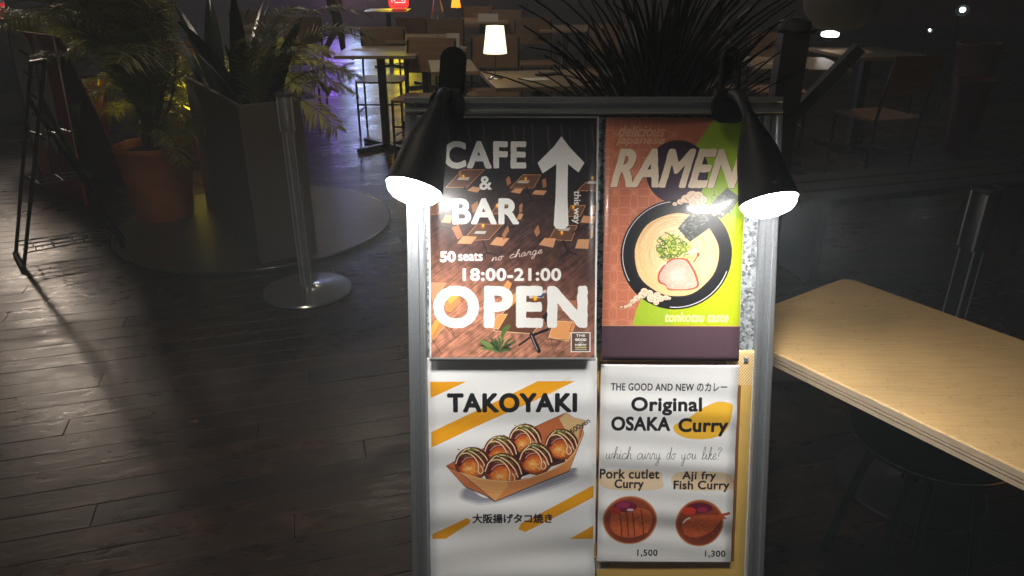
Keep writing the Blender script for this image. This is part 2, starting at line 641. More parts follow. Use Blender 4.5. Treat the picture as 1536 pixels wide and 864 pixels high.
def print_cafe():
    P = Print(644, 175, 896, 539, bg=(96, 66, 56))
    h, w = P.h, P.w
    yy = np.linspace(0, 1, h)[:, None]; xx = np.linspace(0, 1, w)[None, :]
    top = np.array([46, 43, 46]) / 255; low = np.array([178, 122, 98]) / 255; mid = np.array([84, 56, 50]) / 255
    t = np.clip((yy - 0.24) / 0.5, 0, 1) * (0.55 + 0.45 * np.clip(1 - xx, 0, 1) + 0.35 * np.clip((yy - .6) * 2, 0, 1))
    t = np.clip(t, 0, 1)[..., None]
    a = np.where(t < 0.5, top * (1 - 2 * t) + mid * 2 * t, mid * (2 - 2 * t) + low * (2 * t - 1))
    P.a[:] = a
    # grain of the printed timber floor, running up to the right
    n = value_noise(h + w, w, (h + w) // 5, 14, 3)
    idx = (np.arange(h)[:, None] + (np.arange(w)[None, :] * 0.75)).astype(int)
    g = n[idx, np.arange(w)[None, :]]
    n2 = value_noise(h, w, 60, 40, 4)
    k = 1 + (0.5 * (g - 0.5) + 0.35 * (n2 - 0.5)) * np.clip((yy - 0.22) * 5, 0.2, 1)
    P.a *= k[..., None]
    # pale streaks of the glazed wall at the top
    P.frame(570, 130, 3.2)
    r = random.Random(3)
    for x in (330, 430, 500, 590, 640, 690, 730, 800, 865, 905, 975, 1010):
        y0 = 165 + r.random() * 40
        P.line([(x, y0), (x + r.uniform(5, 22), y0 + r.uniform(60, 210))], r.uniform(0.5, 1.5), (112, 112, 116), 0.45)
    P.line([(240, 330), (1040, 330)], 0.35, (80, 72, 68), .5)
    wd, sd = (170, 116, 82), (204, 150, 110)
    dk = (104, 72, 56)
    def legs(x, y, dx=26, dy=44):
        for q in (-dx, -dx * .3, dx * .5, dx):
            P.line([(x, y), (x + q, y + dy)], 0.28, (60, 46, 44), .9)
    for tb in ([(320,475),(400,392),(505,392),(420,475)], [(625,478),(688,415),(772,415),(738,478)], [(945,490),(985,450),(1040,450),(1040,492)],
               [(240,600),(262,545),(322,535),(280,605)], [(395,730),(470,648),(590,650),(525,722)], [(810,722),(850,655),(945,655),(920,728)],
               [(895,612),(915,560),(985,560),(960,612)], [(535,600),(560,560),(640,560),(610,600)]):
        P.poly(tb, dk, 1, edge=(210, 150, 105), ew=0.35)
        cx = sum(q[0] for q in tb) / 4; cy = max(q[1] for q in tb)
        P.line([(cx, cy), (cx + 22, cy + 58)], 1.3, (38, 32, 34))
        P.line([(cx - 15, cy + 78), (cx + 22, cy + 55), (cx + 62, cy + 66)], 1.1, (38, 32, 34))
    for (seat, back) in (([(420,490),(450,470),(492,478),(470,500)], [(380,400),(395,392),(400,430),(385,440)]),
                         ([(625,497),(650,480),(690,480),(672,505)], [(605,435),(622,420),(632,455),(612,470)]),
                         ([(728,507),(745,487),(802,490),(785,512)], [(775,440),(795,430),(800,470),(782,480)]),
                         ([(370,742),(400,705),(470,708),(440,745)], [(345,665),(380,650),(402,705),(375,725)]),
                         ([(528,747),(560,710),(625,716),(590,755)], [(585,700),(615,652),(622,680),(596,722)]),
                         ([(762,748),(790,714),(846,716),(832,762)], [(738,682),(760,650),(770,690),(752,712)]),
                         ([(936,765),(950,720),(1006,720),(1000,768)], [(1012,660),(1026,650),(1022,712),(1008,722)]),
                         ([(960,642),(975,608),(1032,612),(1025,646)], [(1018,560),(1032,556),(1030,600),(1018,606)]),
                         ([(655,628),(668,598),(690,600),(678,628)], [(668,560),(686,545),(684,592),(668,596)]),
                         ([(296,640),(318,604),(360,608),(340,646)], [(440,560),(472,535),(478,575),(448,600)])):
        cx = sum(q[0] for q in seat) / 4; cy = max(q[1] for q in seat)
        legs(cx, cy - 8)
        P.poly(seat, sd, 1, edge=(110, 70, 48), ew=0.3)
        P.poly(back, wd, 1, edge=(60, 45, 40), ew=0.3)
    for (x, y) in ((372, 440), (655, 455), (450, 695), (850, 680), (985, 458), (560, 556)):
        P.poly([(x, y), (x + 14, y - 14), (x + 66, y - 14), (x + 55, y + 2)], (205, 205, 205), .85, edge=(90, 70, 60), ew=.3)
    for (x, y) in ((405, 425), (700, 437), (1017, 432), (497, 657), (873, 690), (927, 570), (565, 562)):
        P.ell(x, y, 16, 20, (240, 130, 20), .45, soft=.9)
        P.ell(x, y, 6, 9, (255, 176, 40)); P.ell(x, y - 4, 3, 5, (255, 225, 120))
    for k in range(7):
        P.line([(245 + k * 9, 660 + k * 8), (300 - k * 6, 790 - k * 5)], .25, (58, 42, 40), .6)
    # the near tables and chairs
    P.frame(600, 380, 4.548)
    P.poly([(205, 180), (330, 182), (215, 330)], (206, 140, 104), 1, edge=(90, 60, 50), ew=.3)
    P.poly([(300, 335), (352, 280), (405, 272), (420, 318), (345, 392), (312, 380)], (214, 140, 88), 1, edge=(110, 70, 50), ew=.3)
    P.poly([(325, 300), (360, 270), (408, 274), (340, 335)], (240, 172, 80))
    P.poly([(210, 595), (235, 450), (300, 400), (330, 455), (295, 490), (215, 590)], (222, 140, 84), 1, edge=(240, 190, 120), ew=.4)
    P.poly([(208, 500), (262, 418), (300, 400), (215, 560)], (242, 172, 76))
    for l in ([(215, 575), (280, 672)], [(300, 470), (372, 558)], [(330, 465), (368, 540)]):
        P.line(l, .4, (40, 34, 36))
    P.poly([(640, 515), (700, 400), (800, 248), (1050, 250), (1010, 400), (905, 537)], (104, 66, 50), 1, edge=(238, 205, 160), ew=.5)
    P.poly([(700, 215), (735, 163), (768, 190), (740, 255)], (236, 160, 96), 1, edge=(70, 45, 35), ew=.3)
    P.poly([(750, 300), (775, 258), (812, 252), (800, 310), (762, 352)], (234, 156, 92), 1, edge=(70, 45, 35), ew=.3)
    P.poly([(618, 492), (668, 405), (735, 400), (672, 505)], (236, 160, 96), 1, edge=(248, 210, 150), ew=.4)
    P.poly([(880, 270), (1003, 232), (980, 290), (885, 292)], (205, 200, 196))
    P.poly([(945, 262), (998, 256), (975, 288), (940, 285)], (52, 70, 130))
    P.ell(925, 292, 30, 30, (255, 140, 10), .5, soft=.9); P.ell(925, 293, 11, 15, (255, 190, 30))
    P.poly([(975, 415), (1010, 380), (1048, 395), (1042, 480), (1005, 478)], (34, 30, 36))
    P.line([(900, 545), (950, 655)], 3.2, (30, 26, 30)); P.line([(905, 548), (1015, 505)], 2.0, (30, 26, 30)); P.line([(815, 615), (905, 550)], 1.4, (34, 28, 30))
    P.line([(898, 548), (940, 648)], .4, (200, 195, 190))
    P.poly([(1018, 560), (1058, 448), (1190, 455), (1155, 588)], (226, 158, 100), 1, edge=(246, 205, 150), ew=.4)
    P.poly([(1110, 300), (1205, 310), (1220, 400), (1130, 405)], (176, 110, 82))
    P.poly([(1160, 520), (1178, 470), (1205, 470), (1186, 525)], (220, 150, 96), 1, edge=(70, 45, 40), ew=.3)
    for l in ([(1035, 575), (1052, 655)], [(1052, 655), (1100, 585)], [(1120, 590), (1115, 640)], [(760, 530), (790, 600)], [(840, 535), (800, 590)], [(650, 525), (600, 560)], [(1000, 575), (1165, 580)]):
        P.line(l, .3, (66, 48, 44))
    cx, cy = 680, 668
    r = random.Random(8)
    for k in range(26):
        a = R(r.uniform(-172, -8)); L = r.uniform(70, 150)
        ex, ey = cx + math.cos(a) * L * 1.15, cy + math.sin(a) * L * .9
        if ey > 690: ey = 690
        mx, my = (cx + ex) / 2 + r.uniform(-6, 6), (cy + ey) / 2 - 14
        nx, ny = -(ey - cy) / L * 9, (ex - cx) / L * 9
        c = r.choice([(40, 58, 30), (62, 88, 40), (96, 124, 58), (30, 42, 26)])
        P.poly([(cx, cy), (mx + nx, my + ny), (ex, ey), (mx - nx, my - ny)], c, 1, smooth=True)
        P.line([(cx, cy), (mx, my), (ex, ey)], .2, (190, 190, 160), .6)
    P.poly([(690, 560), (700, 505), (745, 472), (755, 490), (718, 540), (700, 585)], (92, 118, 58), smooth=True)
    P.poly([(545, 580), (600, 590), (640, 632), (590, 625), (556, 600)], (120, 140, 80), smooth=True)
    # lettering
    W = (232, 232, 228)
    P.frame(570, 130, 3.2)
    P.text('CAFE', 310, 258, 703, 388, W, bold=2.1, wob=.5, space=1.12)
    P.text('&', 480, 422, 540, 488, W, bold=.9)
    P.text('BAR', 352, 526, 670, 651, W, bold=2.1, wob=.5, space=1.1)
    P.poly([(868, 236), (905, 285), (978, 360), (950, 405), (900, 366), (899, 520), (905, 655), (888, 672), (848, 672), (834, 655), (842, 520), (845, 366), (780, 410), (756, 360), (832, 285)], W, 1)
    P.text('this way', 862, 548, 1020, 592, W, bold=.45, rot=90)
    P.text('50', 290, 778, 366, 832, W, bold=1.0)
    P.text('seats', 377, 786, 496, 826, W, bold=.7)
    P.script('no charge', 537, 772, 780, 826, (226, 210, 200), .42, slope=-.16)
    P.frame(600, 380, 4.548)
    P.text('18:00-21:00', 430, 85, 1102, 174, W, bold=1.0, space=1.06)
    P.text('OPEN', 226, 204, 1284, 500, W, bold=3.9, wob=.9, space=1.12)
    P.poly([(1170, 526), (1306, 526), (1306, 664), (1170, 664)], W)
    P.poly([(1177, 533), (1299, 533), (1299, 657), (1177, 657)], (98, 76, 66))
    P.text('THE', 1205, 541, 1270, 558, W, bold=.25)
    P.text('GOOD', 1199, 568, 1279, 588, W, bold=.5)
    P.text('AND', 1222, 593, 1257, 602, W, bold=.1)
    P.text('NEW', 1199, 606, 1280, 622, W, bold=.5)
    P.poly([(1200, 628), (1280, 626), (1278, 636), (1202, 638)], (205, 190, 120))
    P.line([(1200, 646), (1280, 646)], .3, W)
    # white paper margin
    P.frame(0, 0, 1)
    for q in ([(644, 175), (896, 175), (896, 177.6), (644, 177.6)], [(644, 175), (646.4, 175), (646.4, 539), (644, 539)],
              [(893.3, 175), (896, 175), (896, 539), (893.3, 539)], [(644, 534.2), (896, 534.2), (896, 539), (644, 539)]):
        P.poly(q, (236, 236, 234))
    return P.image('cafe_print')


def cloud(P, pts, r, k):
    rr = random.Random(k)
    for ps in (1, 0):
        for (x, y, q) in pts:
            P.ell(x, y, (q + 1.6 * ps), (q * .82 + 1.6 * ps), (70, 50, 45) if ps else (242, 214, 186))
    for (x, y, q) in pts:
        t = np.linspace(0, 4.6, 14)
        P.line(np.stack([x + q * .62 * np.cos(t + rr.random() * 6) * (1 - t / 9), y + q * .55 * np.sin(t) * (1 - t / 9)], 1), .22, (120, 84, 70))


def print_ramen():
    P = Print(903, 180, 1112, 540, bg=(198, 118, 90))
    P.frame(0, 0, 1)
    n = 48
    for j in range(-1, 13):
        for i in range(-1, 8):
            cx, cy = 905 + i * 28 , 190 + j * 28
            if cx < 1010:
                t = np.linspace(0, 2 * np.pi, n)
                P.line(np.stack([cx + 20 * np.cos(t), cy + 20 * np.sin(t)], 1), .9, (216, 142, 112), .75)
                P.line(np.stack([cx + 14 + 7 * np.cos(t) ** 3, cy + 14 + 7 * np.sin(t) ** 3], 1), .8, (216, 142, 112), .6)
                P.ell(cx + 14, cy + 14, 3, 3, (216, 142, 112), .7)
    P.poly([(1062, 180), (1034, 222), (1020, 290), (1004, 380), (968, 430), (954, 465), (949, 487), (1112, 487), (1112, 180)], (178, 194, 26), 1)
    P.poly([(1020, 290), (1112, 330), (1112, 180), (1062, 180), (1034, 222)], (150, 190, 58), .75)
    P.poly([(949, 487), (968, 430), (1000, 455), (1012, 487)], (158, 190, 60), .7)
    P.ell(1010, 258, 46, 46, (62, 46, 62))
    # bowl
    P.ell(1012.3, 380.5, 83.8, 82, (26, 26, 30))
    t = np.linspace(R(150), R(262), 30)
    P.line(np.stack([1012.3 + 80.5 * np.cos(t), 380 + 79 * np.sin(t)], 1), .5, (230, 230, 235))
    t = np.linspace(R(18), R(95), 30)
    P.line(np.stack([1012.3 + 80.5 * np.cos(t), 380 + 79 * np.sin(t)], 1), .6, (225, 225, 230))
    P.ell(1013, 380.5, 67, 65, (44, 43, 48)); P.ell(1013, 380.5, 65.5, 63.5, (22, 22, 26))
    P.ell(1013, 380.5, 63.5, 62, (238, 196, 140), wob=.008)
    P.ell(1010, 378, 58, 56, (246, 212, 164), .8, soft=.6)
    r = random.Random(5)
    for k in range(150):
        a0 = r.uniform(150, 265); ra = r.uniform(22, 61)
        t = np.radians(np.linspace(a0, a0 + r.uniform(18, 60), 10))
        P.line(np.stack([1013 + ra * np.cos(t), 380 + ra * .97 * np.sin(t)], 1), r.uniform(.2, .6), r.choice([(252, 228, 186), (222, 176, 118), (244, 206, 150)]), .7)
    for k in range(46):
        a0 = r.uniform(-70, 40); ra = r.uniform(28, 60)
        t = np.radians(np.linspace(a0, a0 + r.uniform(18, 50), 10))
        P.line(np.stack([1010 + ra * np.cos(t) * .98, 388 + ra * .9 * np.sin(t)], 1), r.uniform(.3, .8), r.choice([(250, 216, 166), (226, 172, 110)]), .6)
    P.frame(900, 290, 4.114)
    P.poly([(585, 460), (600, 400), (650, 360), (700, 372), (712, 430), (660, 500), (620, 520)], (248, 206, 150), smooth=True, edge=(226, 170, 110), ew=.3)
    # spring onion
    for k in range(120):
        x, y = r.gauss(440, 58), r.gauss(335, 44)
        if not (340 < x < 570 and 235 < y < 440): continue
        c = r.choice([(118, 148, 30), (86, 120, 20), (170, 180, 50), (200, 200, 90), (60, 92, 20)])
        t = np.linspace(0, r.uniform(3, 6.2), 12) + r.random() * 6
        q = r.uniform(10, 22)
        P.line(np.stack([x + q * np.cos(t), y + q * .8 * np.sin(t)], 1), r.uniform(.5, 1.0), c)
    P.line([(390, 235), (425, 252), (455, 290)], 1.1, (96, 130, 30), smooth=True)
    # pork slice
    P.poly([(350, 512), (362, 470), (395, 425), (432, 396), (480, 392), (532, 400), (566, 445), (592, 492), (608, 562), (560, 586), (480, 590), (420, 588), (398, 560), (362, 545)], (196, 60, 48), smooth=True)
    P.poly([(360, 508), (375, 470), (405, 430), (440, 404), (480, 399), (524, 408), (556, 450), (580, 494), (596, 558), (550, 580), (480, 584), (424, 580), (400, 552), (370, 536)], (244, 176, 158), smooth=True)
    P.ell(470, 500, 80, 70, (250, 204, 190), .8, soft=.7)
    for k in range(40):
        x, y = r.uniform(390, 570), r.uniform(420, 570)
        P.ell(x, y, r.uniform(4, 12), r.uniform(2, 6), r.choice([(252, 220, 208), (232, 156, 140)]), .5, rot=r.uniform(-60, 60))
    P.line([(570, 415), (585, 395), (600, 362)], .8, (214, 50, 30)); P.ell(597, 370, 7, 14, (214, 40, 30))
    P.line([(345, 470), (365, 445), (400, 420)], 1.2, (246, 226, 200)); P.line([(530, 360), (575, 335)], 1.4, (250, 236, 214)); P.line([(545, 372), (590, 345)], .8, (246, 226, 200))
    # nori
    P.poly([(640, 90), (700, 20), (760, -40), (840, 20), (800, 90), (730, 150)], (98, 104, 96))
    for k in range(90):
        x, y = r.uniform(670, 800), r.uniform(-10, 110)
        P.line([(x, y), (x + r.uniform(-16, 16), y + r.uniform(-12, 12))], .35, r.choice([(60, 66, 60), (150, 156, 146), (40, 44, 44)]))
    P.poly([(468, 210), (578, 80), (668, 202), (545, 292)], (27, 33, 32))
    for k in range(150):
        u, v = r.random(), r.random()
        x = 468 + u * 110 + v * 77 * (1 - 0) ; y = 210 - u * 130 + v * 82
        x += (0.5 - u) * 0 + v * 0
        if r.random() < .8:
            P.line([(x, y), (x + r.uniform(-18, 18), y + r.uniform(-14, 14)), (x + r.uniform(-18, 18), y + r.uniform(-14, 14))], r.uniform(.2, .5), r.choice([(150, 160, 150), (80, 92, 84), (52, 60, 56)]), .8)
    cloud(P, [(445, 62, 14), (478, 48, 20), (512, 30, 30), (548, 10, 34), (585, 12, 32), (612, 36, 30), (560, 50, 32), (600, 66, 28), (640, 78, 20), (660, 100, 12), (690, 122, 14), (715, 112, 14), (740, 122, 10)], 0, 1)
    cloud(P, [(130, 696, 9), (158, 694, 13), (182, 684, 15), (200, 660, 18), (225, 640, 22), (258, 620, 26), (270, 596, 22), (300, 610, 26), (318, 640, 30), (350, 620, 22), (372, 642, 24), (405, 636, 18), (425, 640, 12), (345, 668, 18)], 0, 2)
    # lettering
    P.frame(900, 170, 5.082)
    P.text('delicious', 112, 104, 458, 192, (222, 170, 140), bold=.55, shear=.28)
    P.text('japanese', 90, 186, 460, 262, (222, 170, 140), bold=.55, shear=.28)
    P.text('RAMEN', 58, 276, 1064, 566, (240, 222, 196), bold=2.5, shear=.36, wob=.7, shadow=(60, 40, 40), space=1.02)
    P.frame(900, 290, 4.114)
    P.text('tonkotsu taste', 402, 724, 800, 788, (252, 240, 170), bold=.55, shear=.2, wob=.3)
    P.frame(0, 0, 1)
    P.poly([(903, 487), (1112, 487), (1112, 540), (903, 540)], (84, 62, 72))
    P.line([(903, 487.2), (1112, 487.2)], .5, (220, 160, 110))
    P.line([(1111.7, 180), (1111.7, 487)], .5, (220, 225, 160))
    P.noise(.03, 200, 340, 9)
    return P.image('ramen_print')


def print_takoyaki():
    P = Print(641, 536, 894, 894, bg=(246, 247, 247))
    P.frame(600, 540, 2.668)
    O = (246, 170, 18)
    for q in ([(120, 88), (262, 88), (120, 156)], [(548, 88), (697, 88), (120, 363), (120, 300)], [(118, 757), (118, 738), (262, 664), (275, 674), (270, 690), (172, 757)],
              [(680, 757), (775, 698), (775, 757)], [(470, 715), (480, 690), (775, 527), (775, 578), (498, 727)]):
        P.poly(q, O)
    r = random.Random(2)
    for k in range(60):
        x = r.uniform(120, 620); y = 332 - (x - 120) * .437 + r.uniform(-24, 20)
        P.line([(x, y), (x + 60, y - 27)], .5, r.choice([(252, 190, 60), (236, 150, 10)]), .35)
    P.text('TAKOYAKI', 186, 135, 706, 217, (24, 24, 28), bold=1.75, wob=.35, space=1.08)
    P.frame(650, 620, 5.4)
    for k, al in ((0, .25), (1, .45), (2, .6)):
        g = k * 18
        P.poly([(195 + g, 740 - g * .4), (245 + g, 655), (480, 740), (1090, 490), (1165 - g, 525), (1130 - g, 600 - g), (760, 730 - g), (420, 800 - g), (300, 790 - g)], (138, 138, 152), al, smooth=True)
    # paper boat: inside, balls, outer sides
    K = (58, 30, 20)
    P.poly([(815, 130), (1070, 8), (1130, 52), (1222, 75), (1180, 260), (1140, 330), (900, 420), (500, 480), (180, 500), (92, 462), (180, 410), (420, 300), (620, 220)], (196, 108, 62), edge=K, ew=.3)
    P.poly([(1070, 8), (1130, 52), (1225, 75), (1165, 270), (1120, 240), (1060, 150), (1010, 60)], (222, 186, 130), edge=(150, 96, 60), ew=.25)
    P.poly([(1180, 160), (1222, 80), (1165, 290)], (206, 110, 64))
    P.poly([(420, 420), (700, 300), (1100, 300), (1060, 430), (700, 560), (300, 540)], (52, 26, 24))
    def ball(cx, cy, R_, seed):
        q = random.Random(seed)
        P.ell(cx, cy, R_, R_ * .97, (38, 14, 12))
        P.ell(cx, cy, R_ * .965, R_ * .935, (122, 50, 26))
        P.ell(cx - R_ * .05, cy + R_ * .25, R_ * .84, R_ * .70, (206, 92, 36), 1, soft=.35)
        P.ell(cx - R_ * .10, cy + R_ * .34, R_ * .62, R_ * .50, (250, 160, 72), 1, soft=.6)
        for _ in range(44):
            a, d = q.random() * 6.28, q.random() ** .5 * R_ * .62
            P.ell(cx - R_ * .06 + math.cos(a) * d, cy + R_ * .32 + math.sin(a) * d * .75, q.uniform(5, 13), q.uniform(3, 8), q.choice([(255, 206, 120), (186, 72, 28), (250, 176, 84), (214, 104, 44)]), .5, rot=q.uniform(0, 90))
        P.ell(cx - R_ * .2, cy + R_ * .3, R_ * .26, R_ * .16, (255, 226, 150), .75, soft=.8)
        # glossy dark sauce over the top, dripping
        P.poly([(cx - R_ * .98, cy - R_ * .05), (cx - R_ * .8, cy - R_ * .58), (cx - R_ * .3, cy - R_ * .93), (cx + R_ * .3, cy - R_ * .93), (cx + R_ * .8, cy - R_ * .58), (cx + R_ * .98, cy), (cx + R_ * .88, cy + R_ * .40), (cx + R_ * .68, cy + R_ * .44),
                (cx + R_ * .52, cy + R_ * .02), (cx + R_ * .1, cy - R_ * .26), (cx - R_ * .35, cy - R_ * .22), (cx - R_ * .72, cy + R_ * .18)], (92, 20, 24), smooth=True)
        P.poly([(cx - R_ * .6, cy - R_ * .30), (cx, cy - R_ * .52), (cx + R_ * .6, cy - R_ * .24), (cx + R_ * .84, cy + R_ * .3), (cx + R_ * .62, cy - R_ * .02), (cx, cy - R_ * .34), (cx - R_ * .5, cy - R_ * .2)], (136, 34, 34), .8, smooth=True)
        P.line([(cx - R_ * .62, cy - R_ * .06), (cx - R_ * .34, cy - R_ * .32), (cx + R_ * .02, cy - R_ * .38)], .45, (244, 206, 196), smooth=True)
        P.ell(cx + R_ * .62, cy + R_ * .16, R_ * .05, R_ * .10, (236, 180, 170), .8)
        for _ in range(70):
            a, d = q.uniform(-2.6, -.5), q.uniform(.5, .93) * R_
            P.ell(cx + math.cos(a) * d, cy + math.sin(a) * d, q.uniform(4, 11), q.uniform(3, 6), q.choice([(96, 104, 40), (58, 64, 24), (126, 128, 52)]), .8)
        MY = (250, 226, 176)
        for st in ([(-.94, .02), (-.74, -.46), (-.3, -.62), (.1, -.36), (.32, .06), (.30, .46), (.44, .62), (.58, .40), (.44, .12)],
                   [(-.78, -.42), (-.34, -.84), (.28, -.78), (.74, -.36), (.92, .16)], [(-.42, -.86), (.16, -.56), (.56, -.1), (.74, .34)]):
            pts = [(cx + a * R_, cy + b * R_) for a, b in st]
            P.line(pts, 1.25, (110, 56, 40), smooth=True)
            P.line(pts, .88, MY, smooth=True)
        for _ in range(16):
            P.ell(cx + q.gauss(0, .3) * R_, cy - R_ * .8 + q.gauss(0, .07) * R_, q.uniform(5, 12), 5, q.choice([(84, 108, 30), (112, 134, 46)]), .9)
    ball(738, 236, 134, 1); ball(1035, 280, 136, 2); ball(538, 336, 138, 3); ball(825, 404, 140, 4); ball(308, 440, 146, 5); ball(560, 506, 160, 6)
    P.poly([(205, 520), (300, 548), (400, 574), (500, 592), (600, 594), (690, 586), (780, 564), (950, 495), (1060, 430), (1130, 350), (1165, 300), (1210, 160), (1215, 190), (1095, 505), (490, 770)], (230, 158, 96), edge=K, ew=.3)
    P.poly([(780, 564), (950, 495), (1060, 430), (1130, 350), (1165, 300), (1210, 165), (1215, 190), (1095, 505), (490, 770), (590, 600)], (222, 140, 78), .75)
    P.poly([(205, 520), (400, 574), (590, 594), (600, 640), (490, 770)], (240, 178, 112), .8)
    P.poly([(92, 462), (205, 520), (490, 770), (405, 718), (245, 645)], (208, 122, 78), edge=K, ew=.35)
    for k in range(1, 5):
        a = k / 5
        P.line([(205 + 285 * a * .8, 520 + 200 * a), (600, 594 + 130 * a * .8), (1150 - 40 * a, 330 + 140 * a)], .22, (190, 112, 60), .75, smooth=True)
    P.line([(205, 520), (400, 577), (600, 597), (780, 567), (950, 497), (1060, 432), (1140, 345), (1210, 170)], .45, (250, 214, 160), smooth=True)
    P.line([(245, 645), (405, 718), (490, 772), (1095, 508)], .55, (44, 28, 26))
    P.frame(600, 540, 2.668)
    P.text('600yen', 674, 262, 764, 292, (24, 24, 28), bold=.3, rot=-34)
    P.text('大阪揚げタコ焼き', 283, 646, 609, 689, (24, 24, 28), bold=.62)
    return P.image('takoyaki_print')


def print_curry():
    P = Print(900, 545, 1105, 844, bg=(245, 246, 246))
    P.frame(880, 530, 2.5875)
    K = (26, 26, 30)
    P.poly([(340, 272), (390, 245), (440, 208), (505, 180), (560, 188), (563, 220), (545, 285), (495, 318), (405, 322), (352, 302)], (244, 190, 56), smooth=True)
    P.text('THE GOOD AND NEW のカレー', 92, 106, 540, 140, K, bold=.3, space=1.08)
    P.text('Original', 171, 162, 446, 232, K, bold=1.1, space=1.06)
    P.text('OSAKA', 96, 237, 326, 293, K, bold=1.1, space=1.05)
    P.text('Curry', 357, 241, 550, 313, K, bold=1.1, space=1.05)
    P.script('which curry do you like?', 80, 355, 528, 426, (60, 56, 58), .35)
    for q in ([(55, 462), (120, 446), (280, 450), (300, 480), (290, 518), (110, 522), (58, 500)], [(338, 474), (380, 450), (540, 452), (580, 480), (572, 520), (390, 522), (345, 505)]):
        P.poly(q, (243, 218, 182), smooth=True)
    P.text('Pork cutlet', 55, 441, 290, 480, K, bold=.65, space=1.05)
    P.text('Curry', 114, 481, 229, 527, K, bold=.65, space=1.05)
    P.text('Aji fry', 379, 447, 511, 491, K, bold=.65, space=1.1)
    P.text('Fish Curry', 346, 485, 566, 530, K, bold=.65, space=1.05)
    r = random.Random(4)
    for (cx, cy, rx, ry) in ((178, 642, 108, 96), (453, 652, 96, 93)):
        P.ell(cx, cy, rx, ry, (224, 180, 140)); P.ell(cx, cy, rx * .965, ry * .965, (176, 92, 52)); P.ell(cx, cy + 2, rx * .91, ry * .91, (140, 62, 34))
        P.ell(cx + 8, cy + 40, rx * .8, ry * .5, (98, 36, 24), .8, soft=.6)
    def grain(pts, cols, n):
        p = np.array(pts); lo, hi = p.min(0), p.max(0)
        for _ in range(n):
            x, y = r.uniform(lo[0], hi[0]), r.uniform(lo[1], hi[1])
            P.ell(x, y, r.uniform(2, 6), r.uniform(2, 5), r.choice(cols), .5)
    cut = [(98, 640), (112, 602), (160, 588), (215, 590), (258, 606), (270, 645), (250, 690), (190, 712), (135, 706), (104, 680)]
    P.poly(cut, (196, 92, 46), smooth=True, edge=(110, 40, 24), ew=.5)
    grain([(115, 605), (255, 695)], [(222, 124, 66), (168, 70, 36), (206, 104, 54)], 150)
    for x in (140, 166, 190, 226):
        P.line([(x - 6, 598), (x + 3, 650), (x + 8, 706)], .9, (110, 44, 26), smooth=True)
    P.ell(158, 588, 46, 22, (110, 20, 52)); P.ell(150, 582, 26, 12, (150, 40, 84)); P.ell(178, 600, 14, 5, (232, 190, 200)); P.ell(120, 605, 20, 14, (176, 44, 36))
    fish = [(388, 640), (420, 622), (470, 616), (530, 618), (540, 632), (520, 668), (488, 700), (440, 716), (400, 700), (382, 668)]
    P.poly(fish, (188, 84, 40), smooth=True, edge=(100, 36, 22), ew=.5)
    P.poly([(520, 618), (570, 606), (572, 616), (548, 622), (560, 634), (528, 634)], (190, 80, 44))
    grain([(395, 625), (515, 700)], [(216, 112, 58), (160, 64, 32), (202, 98, 50)], 120)
    P.ell(450, 592, 52, 20, (98, 18, 46)); P.ell(410, 604, 26, 16, (196, 54, 34)); P.ell(462, 598, 22, 10, (150, 38, 70))
    P.line([(388, 650), (400, 636), (412, 630)], 1.3, (236, 226, 214)); P.line([(420, 712), (470, 706), (515, 680)], .8, (120, 50, 30), smooth=True)
    P.text('1,500', 210, 758, 291, 788, K, bold=.45, space=1.1)
    P.text('1,300', 478, 760, 560, 790, K, bold=.45, space=1.1)
    return P.image('curry_print')


def print_border():
    P = Print(895, 522, 1131, 886, bg=(226, 186, 98))
    P.frame(0, 0, 1)
    P.poly([(897, 540), (1112, 538), (1112, 850), (897, 852)], (140, 92, 52))
    P.poly([(905, 548), (1100, 548), (1100, 842), (905, 842)], (196, 128, 60))
    P.poly([(1088, 522), (1131, 522), (1131, 575), (1110, 575), (1088, 548)], (240, 226, 186))
    for k in range(-2, 16):
        P.line([(1086 + k * 4.2 - 12, 575), (1086 + k * 4.2 + 34, 522)], .85, (216, 160, 70))
    for k in range(6):
        P.line([(1068 + k * 4.2, 548), (1078 + k * 4.2, 536)], .8, (70, 56, 44))
    P.poly([(895, 842), (915, 842), (915, 864), (895, 864)], (236, 220, 190))
    for k in range(7):
        P.line([(886 + k * 4.4, 862), (900 + k * 4.4, 842)], .85, (84, 66, 50))
    P.ell(1116, 539, 3.2, 3.2, (200, 206, 212))
    P.poly([(1128.6, 522), (1131, 522), (1131, 886), (1128.6, 886)], (240, 238, 230))
    return P.image('curry_border_print')


def print_banner():
    P = Print(0, 0, 100, 170, bg=(150, 18, 26))
    P.frame(0, 0, 1)
    P.poly([(4, 4), (44, 6), (50, 40), (40, 80), (46, 110), (30, 130), (10, 150), (6, 80)], (206, 200, 196), smooth=True)
    P.poly([(55, 10), (72, 12), (74, 96), (58, 104)], (196, 190, 188), smooth=True)
    P.poly([(10, 120), (30, 112), (34, 150), (16, 160)], (200, 130, 60), smooth=True)
    P.poly([(48, 110), (64, 104), (60, 124)], (214, 205, 190), smooth=True)
    for k in range(5):
        P.line([(20, 20 + k * 22), (38, 24 + k * 22)], 1.3, (40, 34, 38))
    return P.image('stand_print')


def print_menu():
    P = Print(0, 0, 60, 16, bg=(214, 210, 196))
    P.frame(0, 0, 1)
    P.ell(10, 9, 4, 3, (60, 60, 60))
    for k in range(3):
        P.line([(18, 5 + k * 3), (52 - k * 5, 5 + k * 3)], .5, (70, 70, 70))
    return P.image('card_print')


